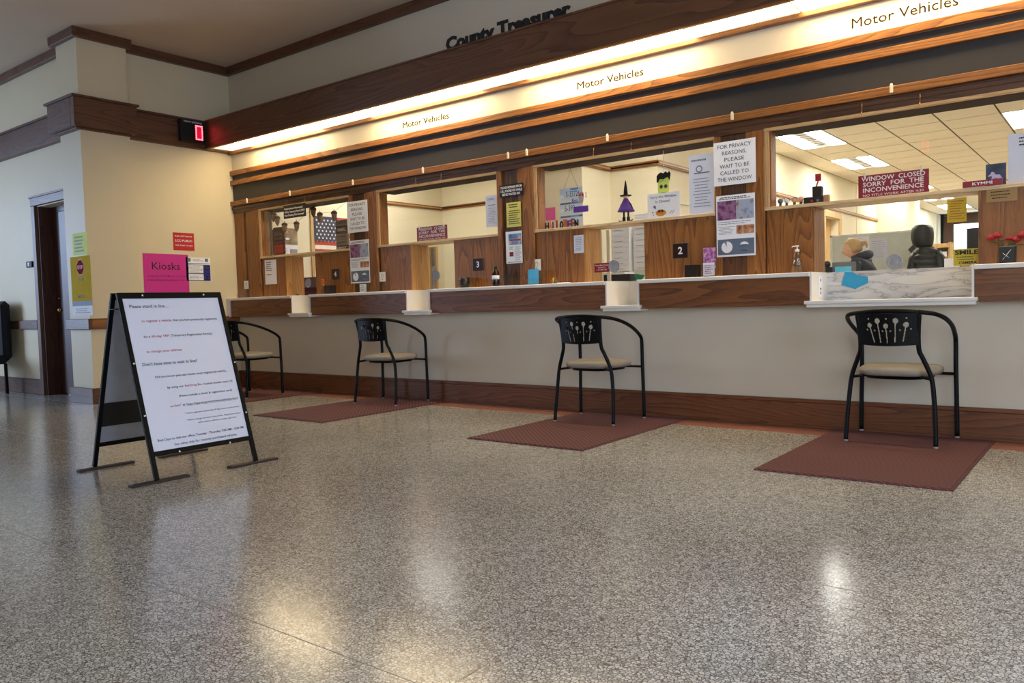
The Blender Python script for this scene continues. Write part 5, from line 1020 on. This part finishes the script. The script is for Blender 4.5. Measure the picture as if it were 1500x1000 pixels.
for s_ in (-1, 1):
    b0 = len(npn); npn += [((6.24, Y0+s_*.09, .80), .11), ((6.22, Y0+s_*.10, .50), .078), ((6.25, Y0+s_*.10, .10), .062)]; ep += [(0, b0), (b0, b0+1), (b0+1, b0+2)]
skin('trousers', npn, ep, 'trousers', pw)
for s_ in (-1, 1): MB().ball((6.17, Y0+s_*.105, .04), (.12, .045, .04), 'black_plastic', 12, 8).build('shoe', pw)
# head, facing -x and tilted down
HM = Matrix.Translation((6.068, Y0, 1.445)) @ Matrix.Rotation(math.radians(-14), 4, 'Y')   # nose tips down
def HT(p): return HM @ Vector((-p[0], p[1], p[2]))
def head():
    n, k = 24, 20; vs = []; fs = []
    for i in range(k+1):
        a = -PI/2+PI*i/k
        for j in range(n):
            b_ = 2*PI*j/n; cx_, cy_, cz_ = math.cos(a)*math.cos(b_), math.cos(a)*math.sin(b_), math.sin(a)
            x, y, z = cx_*.098, cy_*.076, cz_*.112
            if z < 0: y *= 1+.25*z/.112*1.1; x = x*(1+.12*z/.112) if x > 0 else x*(1+.5*z/.112)
            if x > 0 and z < .02: x += .006*(1-abs(y)/.08)
            fr = max(0, cx_)**3*math.exp(-(y/.014)**2)
            x += fr*.026*math.exp(-((z+.018)/.016)**2)+fr*.014*math.exp(-((z-.0)/.018)**2)      # nose
            x += max(0, cx_)**3*math.exp(-(y/.024)**2)*(.006*math.exp(-((z+.052)/.007)**2)+.010*math.exp(-((z+.085)/.014)**2)) # lips, chin
            x -= max(0, cx_)**2*.010*math.exp(-((abs(y)-.030)/.014)**2)*math.exp(-((z-.004)/.012)**2)                         # sockets
            vs.append(HT((x, y, z)))
    for i in range(k):
        for j in range(n): fs.append((i*n+j, (i+1)*n+j, (i+1)*n+(j+1) % n, i*n+(j+1) % n))
    return MB().add(vs, fs, 'skin', True).build('head', pw)
hd = head()
for s_ in (-1, 1):
    q = MB(); q.ball(tuple(HT((.083, s_*.030, .004))), .011, 'paper', 10, 8); q.ball(tuple(HT((.091, s_*.030, .003))), .005, 'eye_dark', 8, 6); q.build('eye', hd)
    q = MB(); q.ball(tuple(HT((-.002, s_*.073, -.005))), (.017, .008, .026), 'skin', 10, 8); q.build('ear', hd)
    q = MB(); q.tube([HT((.090, s_*.016, .022)), HT((.088, s_*.030, .027)), HT((.078, s_*.046, .022))], .0028, 'blonde_hair', 6); q.build('eyebrow', hd)
q = MB(); q.tube([HT((.094, -.022, -.052)), HT((.105, 0, -.050)), HT((.094, .022, -.052))], [.002, .0045, .002], 'lips', 6); q.build('mouth', hd)
vs = []; n, k = 24, 14; q = MB()
for i in range(k+1):
    a = -PI/2+PI*i/k
    for j in range(n):
        b_ = 2*PI*j/n; x, y, z = math.cos(a)*math.cos(b_)*.106, math.cos(a)*math.sin(b_)*.084, math.sin(a)*.118
        if x > .0: lim = .045+.35*x; z = max(z, min(lim, .115)) if z < lim else z; 
        if z < lim if x > 0 else False: x *= .8
        if x <= 0: z = max(z, -.06)
        if x > 0 and z <= lim+1e-6: x *= .90; y *= .93
        vs.append(HT((x-.004, y, z+.003)))
fs = [(i*n+j, (i+1)*n+j, (i+1)*n+(j+1) % n, i*n+(j+1) % n) for i in range(k) for j in range(n)]
q.add(vs, fs, 'blonde_hair', True).build('hair', hd)
q = MB(); q.ball(tuple(HT((-.118, 0, .02))), (.03, .028, .03), 'blonde_hair', 12, 8); q.tube([HT((-.125, 0, .03)), HT((-.15, .0, .03)), HT((-.158, 0, -.005)), HT((-.15, 0, -.04))], [.016, .02, .018, .006], 'blonde_hair', 10); q.build('ponytail', hd)

# ================================================================ lobby surroundings outside the frame (seen only in reflections)
WW = struct(MB().box((8.0, -7.05, .7), (8.1, -7.0, 2.8), 'dark_oak_z').box((11.1, -7.05, .7), (11.2, -7.0, 2.8), 'dark_oak_z').box((8.0, -7.05, 2.7), (11.2, -7.0, 2.8), 'dark_oak_x').build('window_6')); box('glass_pane', (8.1, -7.049, .7), (11.1, -7.045, 2.7), 'daylit_window', WW)

o = empty('lounge_chair', (-2.42, -1.98, 0), 'dark padded chair at the left edge before the corridor wall', 'chair')
MB().box((-2.75, -2.3, .38), (-2.12, -1.75, .50), 'felt_black').build('seat', o, bevel=.04, seg=3) if 0 else None
MB().box((-2.72, -2.30, .36), (-2.12, -1.78, .47), 'felt_black').build('seat', o, bevel=.03); MB().box((-2.72, -1.82, .40), (-2.12, -1.72, 1.12), 'felt_black').build('backrest', o, bevel=.045)
for x in (-2.68, -2.16):
    for y in (-2.27, -1.80): MB().box((x-.015, y-.015, 0), (x+.015, y+.015, .37), 'black_metal').build('leg', o)
